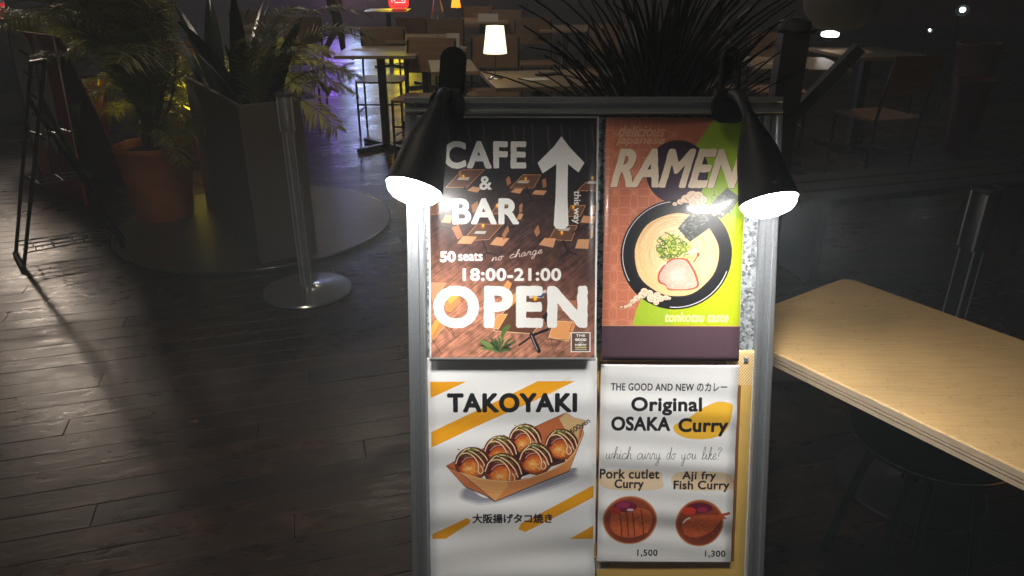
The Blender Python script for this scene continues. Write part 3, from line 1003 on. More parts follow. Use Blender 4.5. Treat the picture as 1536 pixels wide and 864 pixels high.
def sheet_material(name, img, rough=0.35, coat=0.3, coat_rough=0.12):
    m, nt, p = _mat(name)
    N, L = nt.nodes, nt.links
    tx = N.new('ShaderNodeTexImage'); tx.image = img; tx.interpolation = 'Linear'; tx.extension = 'EXTEND'
    uv = N.new('ShaderNodeUVMap')
    L.new(uv.outputs['UV'], tx.inputs['Vector'])
    nz = N.new('ShaderNodeTexNoise'); nz.inputs['Scale'].default_value = 60
    mx = N.new('ShaderNodeMapRange'); mx.inputs['To Min'].default_value = .93; mx.inputs['To Max'].default_value = 1.0
    L.new(nz.outputs['Fac'], mx.inputs['Value'])
    vm = N.new('ShaderNodeVectorMath'); vm.operation = 'SCALE'
    L.new(tx.outputs['Color'], vm.inputs[0]); L.new(mx.outputs['Result'], vm.inputs['Scale'])
    L.new(vm.outputs['Vector'], p.inputs['Base Color'])
    p.inputs['Roughness'].default_value = rough
    p.inputs['Coat Weight'].default_value = coat
    p.inputs['Coat Roughness'].default_value = coat_rough
    return m


# ================================================================== materials
FLOOR_DEG = 16
M = {}


def used_tabletop():
    """pale birch ply with fine grain, faint flecks, scratches and a few cup rings"""
    m = wood('birch_tabletop', (0.47, 0.30, 0.125), (0.60, 0.405, 0.185), rough=0.48, scale=7, stretch=(2, 26, 26), bump=0.05, per_object=0)
    nt = m.node_tree; N, L = nt.nodes, nt.links; p = N['Principled BSDF']
    tc = N.new('ShaderNodeTexCoord')
    def mp(sc, rz, loc=(0, 0, 0)):
        q = N.new('ShaderNodeMapping'); q.inputs['Scale'].default_value = sc; q.inputs['Rotation'].default_value = (0, 0, rz); q.inputs['Location'].default_value = loc
        L.new(tc.outputs['Object'], q.inputs['Vector']); return q.outputs['Vector']
    def rng_(src, a, b, c, d):
        r = N.new('ShaderNodeMapRange'); r.inputs['From Min'].default_value = a; r.inputs['From Max'].default_value = b; r.inputs['To Min'].default_value = c; r.inputs['To Max'].default_value = d
        L.new(src, r.inputs['Value']); return r.outputs['Result']
    facs = []
    for (sc, rz) in (((3, 130, 1), .3), ((4, 150, 1), 1.4), ((2, 110, 1), -.5)):
        n = N.new('ShaderNodeTexNoise'); n.inputs['Scale'].default_value = 2.2; n.inputs['Detail'].default_value = 1
        L.new(mp(sc, rz), n.inputs['Vector'])
        facs.append(rng_(n.outputs['Fac'], .72, .76, 1, .86))
    n = N.new('ShaderNodeTexNoise'); n.inputs['Scale'].default_value = 5; n.inputs['Detail'].default_value = 4
    L.new(mp((1, 1, 1), 0), n.inputs['Vector']); facs.append(rng_(n.outputs['Fac'], .3, .7, .90, 1.06))
    n = N.new('ShaderNodeTexNoise'); n.inputs['Scale'].default_value = 160; n.inputs['Detail'].default_value = 1
    L.new(mp((1, .4, 1), .2), n.inputs['Vector']); facs.append(rng_(n.outputs['Fac'], .68, .74, 1, .82))
    for (cx, cy) in ((-.22, .02), (.12, -.08)):
        g_ = N.new('ShaderNodeVectorMath'); g_.operation = 'LENGTH'
        L.new(mp((1, 1, 0), 0, (-cx, -cy, 0)), g_.inputs[0])
        a_ = N.new('ShaderNodeMath'); a_.operation = 'SUBTRACT'; a_.inputs[1].default_value = .038; L.new(g_.outputs['Value'], a_.inputs[0])
        b_ = N.new('ShaderNodeMath'); b_.operation = 'ABSOLUTE'; L.new(a_.outputs[0], b_.inputs[0])
        facs.append(rng_(b_.outputs[0], .0008, .0022, .93, 1))
    cur = facs[0]
    for f in facs[1:]:
        q = N.new('ShaderNodeMath'); q.operation = 'MULTIPLY'; L.new(cur, q.inputs[0]); L.new(f, q.inputs[1]); cur = q.outputs[0]
    old = p.inputs['Base Color'].links[0].from_socket
    v = N.new('ShaderNodeVectorMath'); v.operation = 'SCALE'; L.new(old, v.inputs[0]); L.new(cur, v.inputs['Scale']); L.new(v.outputs['Vector'], p.inputs['Base Color'])
    ro = p.inputs['Roughness'].links[0].from_socket
    a_ = N.new('ShaderNodeMath'); a_.operation = 'MULTIPLY_ADD'; L.new(cur, a_.inputs[0]); a_.inputs[1].default_value = -.9; L.new(ro, a_.inputs[2])
    b_ = N.new('ShaderNodeMath'); b_.operation = 'ADD'; b_.inputs[1].default_value = .88; L.new(a_.outputs[0], b_.inputs[0]); L.new(b_.outputs[0], p.inputs['Roughness'])
    return m


M['deck'] = floor_material()
M['joint'] = mat('dark_gap', (0.012, 0.01, 0.009), rough=0.9)
M['alu'] = mat('scratched_aluminium', (0.50, 0.53, 0.56), rough=0.38, metal=0.85, noise=0.16, scale=14, stretch=(30, 1, 30), bump=0.12, bscale=60)
M['alu_dull'] = mat('dull_aluminium', (0.30, 0.32, 0.34), rough=0.5, metal=0.6, noise=0.2, scale=16, stretch=(1, 25, 25))
M['black_metal'] = mat('black_powder_coated_metal', (0.014, 0.014, 0.016), rough=0.42, noise=0.3, scale=40)
M['black_plastic'] = mat('black_satin_plastic', (0.010, 0.011, 0.014), rough=0.55, noise=0.25, scale=30, spec=0.3)
M['chair_wood'] = wood('chair_plywood', (0.17, 0.095, 0.055), (0.30, 0.18, 0.105), rough=0.45, scale=4)
M['table_wood'] = wood('cafe_tabletop', (0.30, 0.22, 0.15), (0.50, 0.39, 0.27), rough=0.35, scale=4)
M['ply_top'] = used_tabletop()
M['ply_edge'] = mat('pale_ply_edge', (0.42, 0.33, 0.23), rough=0.55, noise=0.15, scale=40, stretch=(.2, 1, 5))
M['ply_dark'] = mat('dark_glue_line', (0.03, 0.022, 0.018), rough=0.6)
M['terracotta'] = mat('terracotta_clay', (0.60, 0.20, 0.065), rough=0.7, noise=0.22, scale=7, bump=0.25, bscale=60)
M['maroon'] = mat('dark_red_glaze', (0.10, 0.022, 0.020), rough=0.45, noise=0.25, scale=6)
M['soil'] = mat('potting_soil', (0.025, 0.018, 0.012), rough=0.95, noise=0.5, scale=60, bump=0.9)
M['planter'] = mat('grey_fibre_cement', (0.21, 0.175, 0.145), rough=0.62, noise=0.16, scale=4, bump=0.15, bscale=70)
M['disc'] = wood('round_platform_board', (0.075, 0.06, 0.04), (0.15, 0.12, 0.08), rough=0.4, scale=2.2, stretch=(1, 7, 7), bump=0.06)
M['chrome'] = mat('brushed_chrome', (0.62, 0.62, 0.64), rough=0.16, metal=1.0, noise=0.06, scale=8, rough_var=0.06)
M['base_steel'] = mat('tarnished_steel', (0.50, 0.50, 0.51), rough=0.22, metal=0.85, noise=0.1, scale=8, rough_var=0.05)
M['highlight'] = mat('pale_highlight_strip', (0.78, 0.78, 0.80), rough=0.34, metal=0.2, noise=0.1)  # pale colour stands for light reflected along the post
M['dark_chrome'] = mat('dark_polished_steel', (0.45, 0.45, 0.47), rough=0.3, metal=0.5, noise=0.2, scale=12, rough_var=.06)
M['frond'] = mat('palm_leaf', (0.21, 0.215, 0.035), rough=0.5, noise=0.35, scale=9, per_object=0.35)
M['frond_lit'] = mat('yellow_lit_palm_leaf', (0.32, 0.32, 0.04), rough=0.45, noise=0.35, scale=9, per_object=0.3)  # leaf colour already holds the yellow light falling on it
M['dry'] = mat('dry_leaf', (.16, .09, .04), rough=.7, noise=.3)
M['stem'] = mat('palm_stem', (0.13, 0.12, 0.05), rough=0.5, noise=0.3, scale=14)
M['blade'] = mat('dark_strap_leaf', (0.022, 0.032, 0.022), rough=0.35, noise=0.35, scale=7, stretch=(1, 1, .3), per_object=0.4)
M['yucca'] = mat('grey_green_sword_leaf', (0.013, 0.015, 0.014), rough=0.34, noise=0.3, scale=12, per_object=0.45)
M['wall_wood'] = wood('red_brown_cladding', (0.17, 0.065, 0.045), (0.30, 0.12, 0.08), rough=0.5, scale=2, stretch=(1, 9, 9))
M['cloth'] = mat('dark_clothing', (0.010, 0.010, 0.012), rough=0.9, noise=0.3, scale=30)
M['skin'] = mat('skin', (0.35, 0.20, 0.14), rough=0.55, noise=0.08)
M['hair'] = mat('black_hair', (0.01, 0.008, 0.007), rough=0.5)
M['paper'] = mat('white_paper', (0.78, 0.78, 0.74), rough=0.6, noise=0.04)
M['glass'] = mat('smoky_clear_glass', (0.82, 0.84, 0.86), rough=0.06, trans=0.9, noise=0.02, rough_var=0.02)
M['grey_cloth'] = mat('pale_grey_fabric', (0.24, 0.245, 0.22), rough=0.85, noise=0.12, scale=40, bump=0.2)


def galvanised():
    m, nt, p = _mat('galvanised_steel_sheet')
    N, L = nt.nodes, nt.links
    tc = N.new('ShaderNodeTexCoord')
    vo = N.new('ShaderNodeTexVoronoi'); vo.inputs['Scale'].default_value = 210; vo.inputs['Randomness'].default_value = 1
    L.new(tc.outputs['Object'], vo.inputs['Vector'])
    cr = N.new('ShaderNodeValToRGB')
    cr.color_ramp.elements[0].position = 0.1; cr.color_ramp.elements[0].color = (0.16, 0.18, 0.19, 1)
    cr.color_ramp.elements[1].position = 0.9; cr.color_ramp.elements[1].color = (0.62, 0.66, 0.68, 1)
    sp = N.new('ShaderNodeSeparateColor'); L.new(vo.outputs['Color'], sp.inputs['Color'])
    L.new(sp.outputs[0], cr.inputs['Fac']); L.new(cr.outputs['Color'], p.inputs['Base Color'])
    p.inputs['Metallic'].default_value = 0.55
    p.inputs['Roughness'].default_value = 0.42
    b = N.new('ShaderNodeBump'); b.inputs['Strength'].default_value = 0.25; b.inputs['Distance'].default_value = 0.002
    L.new(sp.outputs[1], b.inputs['Height']); L.new(b.outputs['Normal'], p.inputs['Normal'])
    return m


M['galv'] = galvanised()

# ================================================================== the ground
g = MB()
g.box((0, 20, -0.045), (90, 90, 0.03))
floor = g.build('floor', M['joint'], kind='structure')
AX = Vector((math.cos(R(FLOOR_DEG)), math.sin(R(FLOOR_DEG)), 0))
BX = Vector((-math.sin(R(FLOOR_DEG)), math.cos(R(FLOOR_DEG)), 0))
PW, PL, GAP = 0.098, 2.2, 0.0018
SP, CP = math.sin(R(24)), math.cos(R(24))


def seen(p):
    """how large a plank at p shows from where one stands in front of the sign: 0 when out of sight"""
    d = Vector(p) - Vector((0, 0, 1.4))
    z = d.y * CP - d.z * SP
    if z < 0.3:
        return 0
    a, b = d.x / z, (d.z * CP + d.y * SP) / z
    return 1 / (z * z) if abs(a) < 0.78 and abs(b) < 0.43 else 0


cells = []
rp = random.Random(11)
for j in range(-14, 275):
    off = (j * 0.83) % PL + rp.uniform(-.2, .2)
    for i in range(-9, 12):
        c = AX * (i * PL + off) + BX * (j * PW)
        if c.y < -1 or c.y > 24 or abs(c.x) > 1.5 + c.y * 1.0 + 1.2:
            continue
        vis = max(seen(c + AX * q) for q in (-1.05, -.7, -.35, 0, .35, .7, 1.05))
        cells.append((vis, c))
cells.sort(key=lambda q: -q[0])
shapes = []
for k in range(8):
    m = MB()
    m.box((0, 0, -0.014), (PL - GAP, PW - GAP, 0.028), bev=0.0012)
    shapes.append(m.mesh('plank', M['deck']))
rest = MB()
for k, (v, c) in enumerate(cells):
    h = rp.uniform(-0.0012, 0.0)
    if k < 300 and v > 0:
        o = bpy.data.objects.new('plank', shapes[k % 8])
        COL.objects.link(o)
        o.parent = floor
        o.location = (c.x, c.y, h)
        o.rotation_euler = (0, 0, R(FLOOR_DEG))
    else:
        rest.box((c.x, c.y, -0.014 + h), (PL - GAP, PW - GAP, 0.028), rot=Euler((0, 0, R(FLOOR_DEG))))
rest.build('far_planks', M['deck'], parent=floor, kind='stuff')

# far wall with red-brown boards
wall = MB()
wall.box((0, 17.85, 1.6), (26, 0.1, 3.2))
wo = wall.build('back_wall', M['joint'], kind='structure')
pm = MB(); pm.box((0, 0, 0), (1.78, 0.03, 0.305), bev=0)
pmesh = pm.mesh('panel', M['wall_wood'])
for i in range(-7, 7):
    for j in range(9):
        o = bpy.data.objects.new('panel', pmesh)
        COL.objects.link(o); o.parent = wo
        o.location = (i * 1.8 + 0.9 + (j % 2) * 0.35, 17.785, 0.16 + j * 0.315)

# ================================================================== the sign board
LEAN = R(17.4)
P0 = Vector((0, 1.27213, 1.18401))
BM = Matrix.Translation(P0) @ Matrix.Rotation(R(90) - LEAN, 4, 'X')      # x right, y up along the board, z out towards the viewer
base_pt = Vector((0.13, 1.15, 0))
board = thing('sign_board', 'tall grey metal poster board on the wooden floor carrying four food posters', 'sign board', base_pt)
BL = Matrix.Translation(-base_pt) @ BM


def rail(name, s0, s1, t0, t1, vertical, label=None):
    m = MB(BL)
    w, h = (s1 - s0), (t1 - t0)
    cx, cy = (s0 + s1) / 2, (t0 + t1) / 2
    m.box((cx, cy, -0.006), (w, h, 0.030))
    if vertical:      # extruded ribs
        m.box((s0 + w * .14, cy, 0.0115), (w * .22, h - .004, 0.005))
        m.box((s0 + w * .80, cy, 0.0125), (w * .34, h - .004, 0.007), bev=.002)
        for q in (.34, .44, .54):
            m.box((s0 + w * q, cy, 0.0098), (w * .035, h - .004, 0.0022))
    else:
        m.box((cx, t1 - h * .2, 0.0115), (w - .002, h * .34, 0.005), bev=.002)
        m.box((cx, t0 + h * .12, 0.0125), (w - .002, h * .16, 0.007), bev=.001)
    return m.build(name, M['alu'], board)


SL0, SL1, SR0, SR1 = -0.1800, -0.1490, 0.4245, 0.4550
rail('side_rail', SL0, SL1, -1.19, -0.0275, True)
rail('side_rail', SR0, SR1, -1.19, -0.0275, True)
rail('top_rail', SL0, SR1, -0.0265, 0.002, False)
rail('bottom_rail', SL1 + .001, SR0 - .001, -1.08, -1.05, False)
m = MB(BL); m.box(((SL1 + SR0) / 2, -0.54, -0.005), (SR0 - SL1 - .0005, 1.02, 0.006)); m.build('backing_sheet', M['galv'], board)
for sx in (SL0 + .016, SR1 - .016):
    m = MB(BL); m.lathe([(.0035, 0), (.0035, .0015), (.002, .0024)], 10, (sx, -.012, .0135)); m.build('screw', M['chrome'], board)
    m = MB(BL); m.box((sx, -1.2, -.004), (.034, .03, .034)); m.build('foot', M['black_plastic'], board)
m = MB(); m.tube([Vector((.14, 1.29, 1.10)) - base_pt, Vector((.133, 1.62, .01)) - base_pt], .011, 10)
m.tube([Vector((-.02, 1.62, .012)) - base_pt, Vector((.29, 1.62, .012)) - base_pt], .011, 10)
m.build('rear_strut', M['alu_dull'], board)


def sheet(name, img, cx, cy, w, h, z, rot, bend, matl, nx=14, ny=48, thick=0.0004):
    """a paper sheet lying on the board; bend(u,v) lifts it off the board in metres (u,v in 0..1, v=1 top)"""
    vs, fs, uv = [], [], []
    for j in range(ny + 1):
        for i in range(nx + 1):
            u, v = i / nx, j / ny
            vs.append(((u - .5) * w, (v - .5) * h, bend(u, v)))
    n = len(vs)
    vs += [(x, y, zz - thick) for x, y, zz in vs]
    ix = lambda i, j: j * (nx + 1) + i
    for j in range(ny):
        for i in range(nx):
            fs.append((ix(i, j), ix(i + 1, j), ix(i + 1, j + 1), ix(i, j + 1)))
    nf = len(fs)
    for j in range(ny):
        for i in range(nx):
            fs.append(tuple(n + q for q in (ix(i, j), ix(i, j + 1), ix(i + 1, j + 1), ix(i + 1, j))))
    ring = [ix(i, 0) for i in range(nx)] + [ix(nx, j) for j in range(ny)] + [ix(i, ny) for i in range(nx, 0, -1)] + [ix(0, j) for j in range(ny, 0, -1)]
    for k in range(len(ring)):
        a, b = ring[k], ring[(k + 1) % len(ring)]
        fs.append((a, n + a, n + b, b))
    me = bpy.data.meshes.new(name)
    me.from_pydata(vs, [], fs)
    me.materials.append(matl); me.materials.append(M['paper'])
    me.polygons.foreach_set('material_index', [0 if k < nf else 1 for k in range(len(fs))])
    me.polygons.foreach_set('use_smooth', [k < nf for k in range(len(fs))])
    ul = me.uv_layers.new(name='UVMap')
    for l in me.loops:
        q = l.vertex_index % n
        ul.data[l.index].uv = ((q % (nx + 1)) / nx, (q // (nx + 1)) / ny)
    me.update()
    o = bpy.data.objects.new(name, me)
    COL.objects.link(o)
    o.matrix_world = BM @ Matrix.Translation((cx, cy, z)) @ Matrix.Rotation(R(rot), 4, 'Z')
    return o


sn = math.sin
GP = 'posters on the metal board'
o = sheet('poster', None, 0.0017, -0.2389, 0.290, 0.418, .0066, 0.0,
          lambda u, v: .0012 * sn(v * 5 + 1) + .0075 * (1 - v) ** 6 + .0006 * sn(u * 4),
          sheet_material('cafe_poster_print', print_cafe(), .34, .35, .14))
tag(o, 'dark cafe and bar poster with a white arrow and the word OPEN', 'poster', GP)
o = sheet('poster', None, 0.2776, -0.2405, 0.240, 0.416, .0058, -.35,
          lambda u, v: .0016 * sn(v * 6 + u * 2) + .003 * (1 - v) ** 5 + .0035 * u ** 4 * v,
          sheet_material('ramen_poster_print', print_ramen(), .36, .28, .09))
tag(o, 'orange and green ramen poster showing a black bowl above a purple strip', 'poster', GP)
o = sheet('poster', None, 0.0010, -0.6525, 0.2985, 0.4150, .0022, 0.15,
          lambda u, v: .0011 * sn(v * 24 + u * 1.5) + .0006 * sn(v * 41 + 2 - u * 3) + .0006,
          sheet_material('takoyaki_poster_print', print_takoyaki(), .42, .2, .2), ny=96)
tag(o, 'white takoyaki poster with orange stripes and six balls in a paper boat', 'poster', GP)
o = sheet('poster', None, 0.2878, -0.6475, 0.2755, 0.4330, .0016, -.25,
          lambda u, v: .0004 * sn(v * 14 + u * 2) + .0008 * u,
          sheet_material('curry_border_print', print_border(), .4, .25, .2))
tag(o, 'yellow and brown bordered poster partly covered by the white curry sheet', 'poster', GP)
o = sheet('poster', None, 0.2760, -0.6400, 0.2420, 0.3660, .0052, -.35,
          lambda u, v: .0011 * sn(v * 26 + u * 1.2) + .0006 * sn(v * 47 + 1 + u * 3) + .0028 * v ** 10 * sn(u * 3.1),
          sheet_material('curry_poster_print', print_curry(), .42, .2, .2), ny=96)
tag(o, 'white curry menu sheet with two round curry bowls and prices', 'poster', GP)

M['tape'] = mat('clear_tape', (.72, .72, .68), rough=.22, noise=.05, coat=.6)
M['magnet'] = mat('steel_magnet', (.55, .57, .6), rough=.3, metal=.8)
def on_board(name, label, cat, s_, t_, z, rot, w, h, th, mt, group):
    m = MB(); m.box((0, 0, 0), (w, h, th), bev=th * .3)
    o = m.build(name, mt); tag(o, label, cat, group)
    o.matrix_world = BM @ Matrix.Translation((s_, t_, z)) @ Matrix.Rotation(R(rot), 4, 'Z')
on_board('magnet', 'small square magnet at the top right corner of the yellow bordered poster', 'magnet', .4110, -.4480, .0045, 4, .008, .008, .004, M['magnet'], 'magnets on the board')

# ================================================================== the two clip lamps
M['led'] = emit('lit_white_diffuser', (1.0, 0.965, 0.92), 212.0)


def clip_lamp(mouth, axis, clamp_c, label, side):
    mouth, ax, cc = Vector(mouth), Vector(axis).normalized(), Vector(clamp_c)
    root = thing('clip_lamp', label, 'lamp', cc, 0, 'clip lamps on the board')
    T = Matrix.Translation(-cc)
    m = MB(T)
    L = .122
    top = mouth - ax * L
    prof = [(.0420, 0), (.0426, .005), (.0405, .016), (.0370, .036), (.0335, .058), (.0290, .080), (.0225, .100), (.0165, .114), (.0130, .122)]
    inner = [(.0118, .120), (.0150, .112), (.0210, .098), (.0275, .078), (.0320, .057), (.0355, .036), (.0390, .016), (.0408, .004), (.0420, 0)]
    m.lathe(prof + inner, 40, mouth, -ax, cap0=False, cap1=False)
    m.lathe([(.0130, .122), (.0110, .134), (.0075, .140)], 20, mouth, -ax, cap0=True)
    m.build('lamp_shade', M['black_plastic'], root, smooth=True)
    m = MB(T); m.lathe([(.0395, .006), (.0392, -.003), (.036, -.010), (.029, -.0155), (.018, -.019), (.008, -.0202), (.002, -.0204)], 36, mouth, -ax)
    m.build('diffuser', M['led'], root, smooth=True)
    m = MB(T); b = mouth - ax * .030 + Vector((0, -.036, .012))
    m.lathe([(.0035, 0), (.0035, .005), (.002, .006)], 10, b, (0, -1, .3)); m.build('screw', M['chrome'], root)
    # clamp: two jaws over the top rail
    QB = (Matrix.Rotation(R(90) - LEAN, 3, 'X'))
    def loc(s, t, z):
        return cc + QB @ Vector((s, t, z))
    m = MB(T)
    pl = rounded_rect(.060, .052, .020)
    mm = MB(T @ Matrix.Translation(loc(0, -.010, .0)) @ QB.to_4x4())
    mm.prism(pl, .013, .0205); mm.build('clamp_jaw', M['black_plastic'], root)
    mm = MB(T @ Matrix.Translation(loc(0, -.010, .0)) @ QB.to_4x4())
    mm.prism(pl, -.030, -.0225); mm.build('clamp_jaw', M['black_plastic'], root)
    mm = MB(T @ Matrix.Translation(loc(0, .012, -.005)) @ QB.to_4x4())
    mm.tube([(-.020, 0, 0), (.020, 0, 0)], .012, 14); mm.build('hinge', M['black_plastic'], root, smooth=True)
    # handle
    if side < 0:
        mm = MB(T @ Matrix.Translation(loc(.008, .048, -.006)) @ QB.to_4x4() @ Matrix.Rotation(R(-4), 4, 'Z'))
        mm.prism(rounded_rect(.044, .086, .0215, 8), -.006, .004)
        mm.prism(rounded_rect(.034, .076, .0168, 8), .004, .0058)
        mm.build('clamp_handle', M['black_plastic'], root, smooth=True)
        mm = MB(T); mm.lathe([(.0022, 0), (.0016, .002)], 8, loc(.0, .082, .0002), QB @ Vector((0, 0, 1))); mm.build('rivet', M['chrome'], root)
    else:
        mm = MB(T)
        pts = []
        for k in range(15):
            a = math.pi * k / 14
            pts.append(loc(.006 - .015 * math.cos(a), .070 + .018 * sn(a) , -.008 + .006 * math.cos(a)))
        pts = [loc(-.012, .0, -.004), loc(-.010, .035, -.004)] + pts + [loc(.020, .035, -.012), loc(.018, .0, -.010)]
        mm.tube(pts, .0048, 10); mm.build('clamp_handle', M['black_plastic'], root, smooth=True)
        mm = MB(T @ Matrix.Translation(loc(.004, .062, -.010)) @ QB.to_4x4()); mm.prism(rounded_rect(.020, .030, .0095), -.004, .003); mm.build('switch_block', M['black_plastic'], root)
    # neck from the hinge to the shade
    a = loc(0, .006, .018); b = top
    pts = []
    mid1 = a + QB @ Vector((0, .012, .030)); mid2 = b - ax * .03
    for k in range(13):
        t = k / 12
        pts.append(a * (1 - t) ** 3 + mid1 * 3 * t * (1 - t) ** 2 + mid2 * 3 * t * t * (1 - t) + b * t ** 3)
    m = MB(T); m.tube(pts, .0085, 12); m.build('neck', M['black_plastic'], root, smooth=True)
    # cord running down behind the board
    m = MB(T)
    m.tube([loc(side * .01, .0, -.03), loc(side * .02, -.05, -.04), loc(side * .012, -.3, -.035), loc(side * .03, -.7, -.03), loc(side * .02, -1.1, -.05)], .0028, 6)
    m.build('cord', M['black_plastic'], root)
    return root


clip_lamp((-0.1432, 1.0456, 1.0933), (-0.235, -0.56, -0.79), (-0.1078, 1.2629, 1.1800), 'lit black clip lamp shining over the cafe and bar poster, its broad handle upright', -1)
clip_lamp((0.3749, 1.0377, 1.0755), (0.15, -0.57, -0.81), (0.3615, 1.2615, 1.1800), 'lit black clip lamp with a looped handle hanging over the ramen poster', 1)

# ================================================================== foreground table
u = Vector((math.cos(R(34.5)), math.sin(R(34.5)), 0))
TW, TLn = 0.425, 1.25
rt = thing('wooden_table', 'long birch ply table with rounded corners beside the poster board', 'table', (0, 0, 0))
cor = Vector((0.408, 1.304, 0))
vdir = Vector((math.cos(R(-55.5)), math.sin(R(-55.5)), 0))
ctr = cor + u * TW / 2 + vdir * TLn / 2
rt.location = (ctr.x, ctr.y, 0)
TM = Matrix.Rotation(R(-55.5), 4, 'Z')
def slab(name, inset, z0, z1, mt):
    m = MB(TM); m.prism(rounded_rect(TLn - 2 * inset, TW - 2 * inset, .030 - inset * .5, 7), z0, z1); return m.build(name, mt, rt, smooth=False)
m = MB(TM)
pl = rounded_rect(TLn, TW, .030, 7)
pi_ = rounded_rect(TLn - .004, TW - .004, .029, 7)
n = len(pl)
m.add([(x, y, .737) for x, y in pl] + [(x, y, .740) for x, y in pi_], [tuple(range(n, 2 * n))] + [(k, (k + 1) % n, n + (k + 1) % n, n + k) for k in range(n)])
m.build('tabletop', M['ply_top'], rt)
slab('edge_layer', 0.0, .7265, .7369, M['ply_edge'])
slab('edge_layer', 0.0035, .7245, .7265, M['ply_dark'])
slab('edge_layer', 0.0, .7205, .7245, M['ply_edge'])
slab('edge_layer', 0.0035, .7185, .7205, M['ply_dark'])
slab('edge_layer', 0.001, .7100, .7185, M['ply_edge'])
for sx in (.38,):
    m = MB(TM); m.box((sx, 0, .36), (.06, .06, .695)); m.build('column', M['black_metal'], rt)
    m = MB(TM); m.box((sx, 0, .012), (.05, .44, .02)); m.box((sx, 0, .0125), (.36, .05, .021)); m.build('base', M['black_metal'], rt)
m = MB(TM); m.box((.0, 0, .699), (.9, .05, .021)); m.build('under_rail', M['black_metal'], rt)

st = thing('stool', 'round black stool pushed under the birch ply table', 'stool', (0.93, 1.36, 0))
m = MB(); m.lathe([(.165, .425), (.17, .43), (.17, .447), (.166, .452), (.02, .453)], 40); m.build('seat', M['black_plastic'], st, smooth=True)
m = MB(); m.tube([(.1715 * math.cos(R(a)), .1715 * sn(R(a)), .440) for a in range(0, 360, 9)], .0022, 6, closed=True); m.build('seat_trim', M['chrome'], st, smooth=True)
for k in range(4):
    a = R(45 + 90 * k)
    m = MB(); m.tube([(.10 * math.cos(a), .10 * sn(a), .425), (.17 * math.cos(a), .17 * sn(a), .001)], .011, 8); m.build('leg', M['black_metal'], st)

# ================================================================== stanchions
def stanchion(loc, label, CH_, RB_, CP_):
    s = thing('stanchion', label, 'stanchion', loc, 0, 'queue barrier posts')
    m = MB(); m.lathe([(.198, .0), (.2, .004), (.2, .012), (.195, .018), (.07, .026), (.04, .032), (.036, .034)], 64); m.build('base', CH_, s, smooth=True)
    m = MB(); m.lathe([(.027, .034), (.027, .74)], 32)
    m.build('pole', M['dark_chrome'] if CH_ is M['base_steel'] else CH_, s, smooth=True)
    for a in (-150, -95, -35, 40, 130):  # thin strips coloured as bright reflections on the pole
        m = MB(); x, y = .027 * math.cos(R(a)), .027 * sn(R(a)); m.box((x, y, .39), (.004, .004, .70), rot=Euler((0, 0, R(a)))); m.build('pole_highlight', RB_, s)
    m = MB(); m.lathe([(.031, .74), (.031, .885), (.029, .888)], 32); m.build('cassette', M['dark_chrome'] if CH_ is M['base_steel'] else CH_, s, smooth=True)
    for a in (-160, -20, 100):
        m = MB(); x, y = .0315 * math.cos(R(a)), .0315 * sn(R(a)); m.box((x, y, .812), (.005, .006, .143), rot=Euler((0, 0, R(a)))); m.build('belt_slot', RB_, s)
    m = MB(); m.lathe([(.037, .888), (.038, .892), (.036, .898), (.012, .900), (.006, .903)], 32); m.build('cap', CP_, s, smooth=True)
    return s
s1 = stanchion((-0.937, 3.10, 0), 'polished steel queue post on a round chrome base in front of the grey planter', M['base_steel'], M['highlight'], M['chrome'])
stanchion((1.15, 1.73, 0), 'dark queue post standing behind the birch ply table', M['black_metal'], M['dark_chrome'], M['black_metal']).rotation_euler = (0, 0, R(40))

# ================================================================== round platform, grey planter, pots
pf = thing('round_platform', 'low round wooden platform under the planter and terracotta pot', 'platform', (-1.47, 4.06, 0))
m = MB(); m.lathe([(.755, 0.001), (.755, .012), (.752, .015)], 96); m.build('board', M['disc'], pf)
m = MB(); m.tube([(.7565 * math.cos(R(a)), .7565 * sn(R(a)), .0125) for a in range(0, 360, 4)], .0028, 6, closed=True); m.build('rim', M['chrome'], pf, smooth=True)

PLR = 33.5
lx = Vector((math.cos(R(PLR)), math.sin(R(PLR)), 0)); ly = Vector((-math.sin(R(PLR)), math.cos(R(PLR)), 0))
F_ = Vector((-1.245, 3.40, 0))
W_, D_ = 0.29, 1.13
pc = F_ + lx * W_ / 2 + ly * D_ / 2
pt = thing('planter', 'tall narrow grey box planter behind the steel queue post', 'planter', (pc.x, pc.y, .016), PLR)
PH = .775
def panel(c, sz, nm='side_panel'):
    m = MB(); m.box(c, sz, bev=.003); return m.build(nm, M['planter'], pt)
panel((-W_ / 2 + .011, 0, PH / 2), (.022, D_, PH)); panel((W_ / 2 - .011, 0, PH / 2), (.022, D_, PH))
panel((0, -D_ / 2 + .011, PH / 2), (W_ - .0445, .021, PH - .001), 'end_panel'); panel((0, D_ / 2 - .011, PH / 2), (W_ - .0445, .021, PH - .001), 'end_panel')
m = MB(); m.box((0, 0, .58), (W_ - .046, D_ - .046, .02)); m.build('soil', M['soil'], pt)


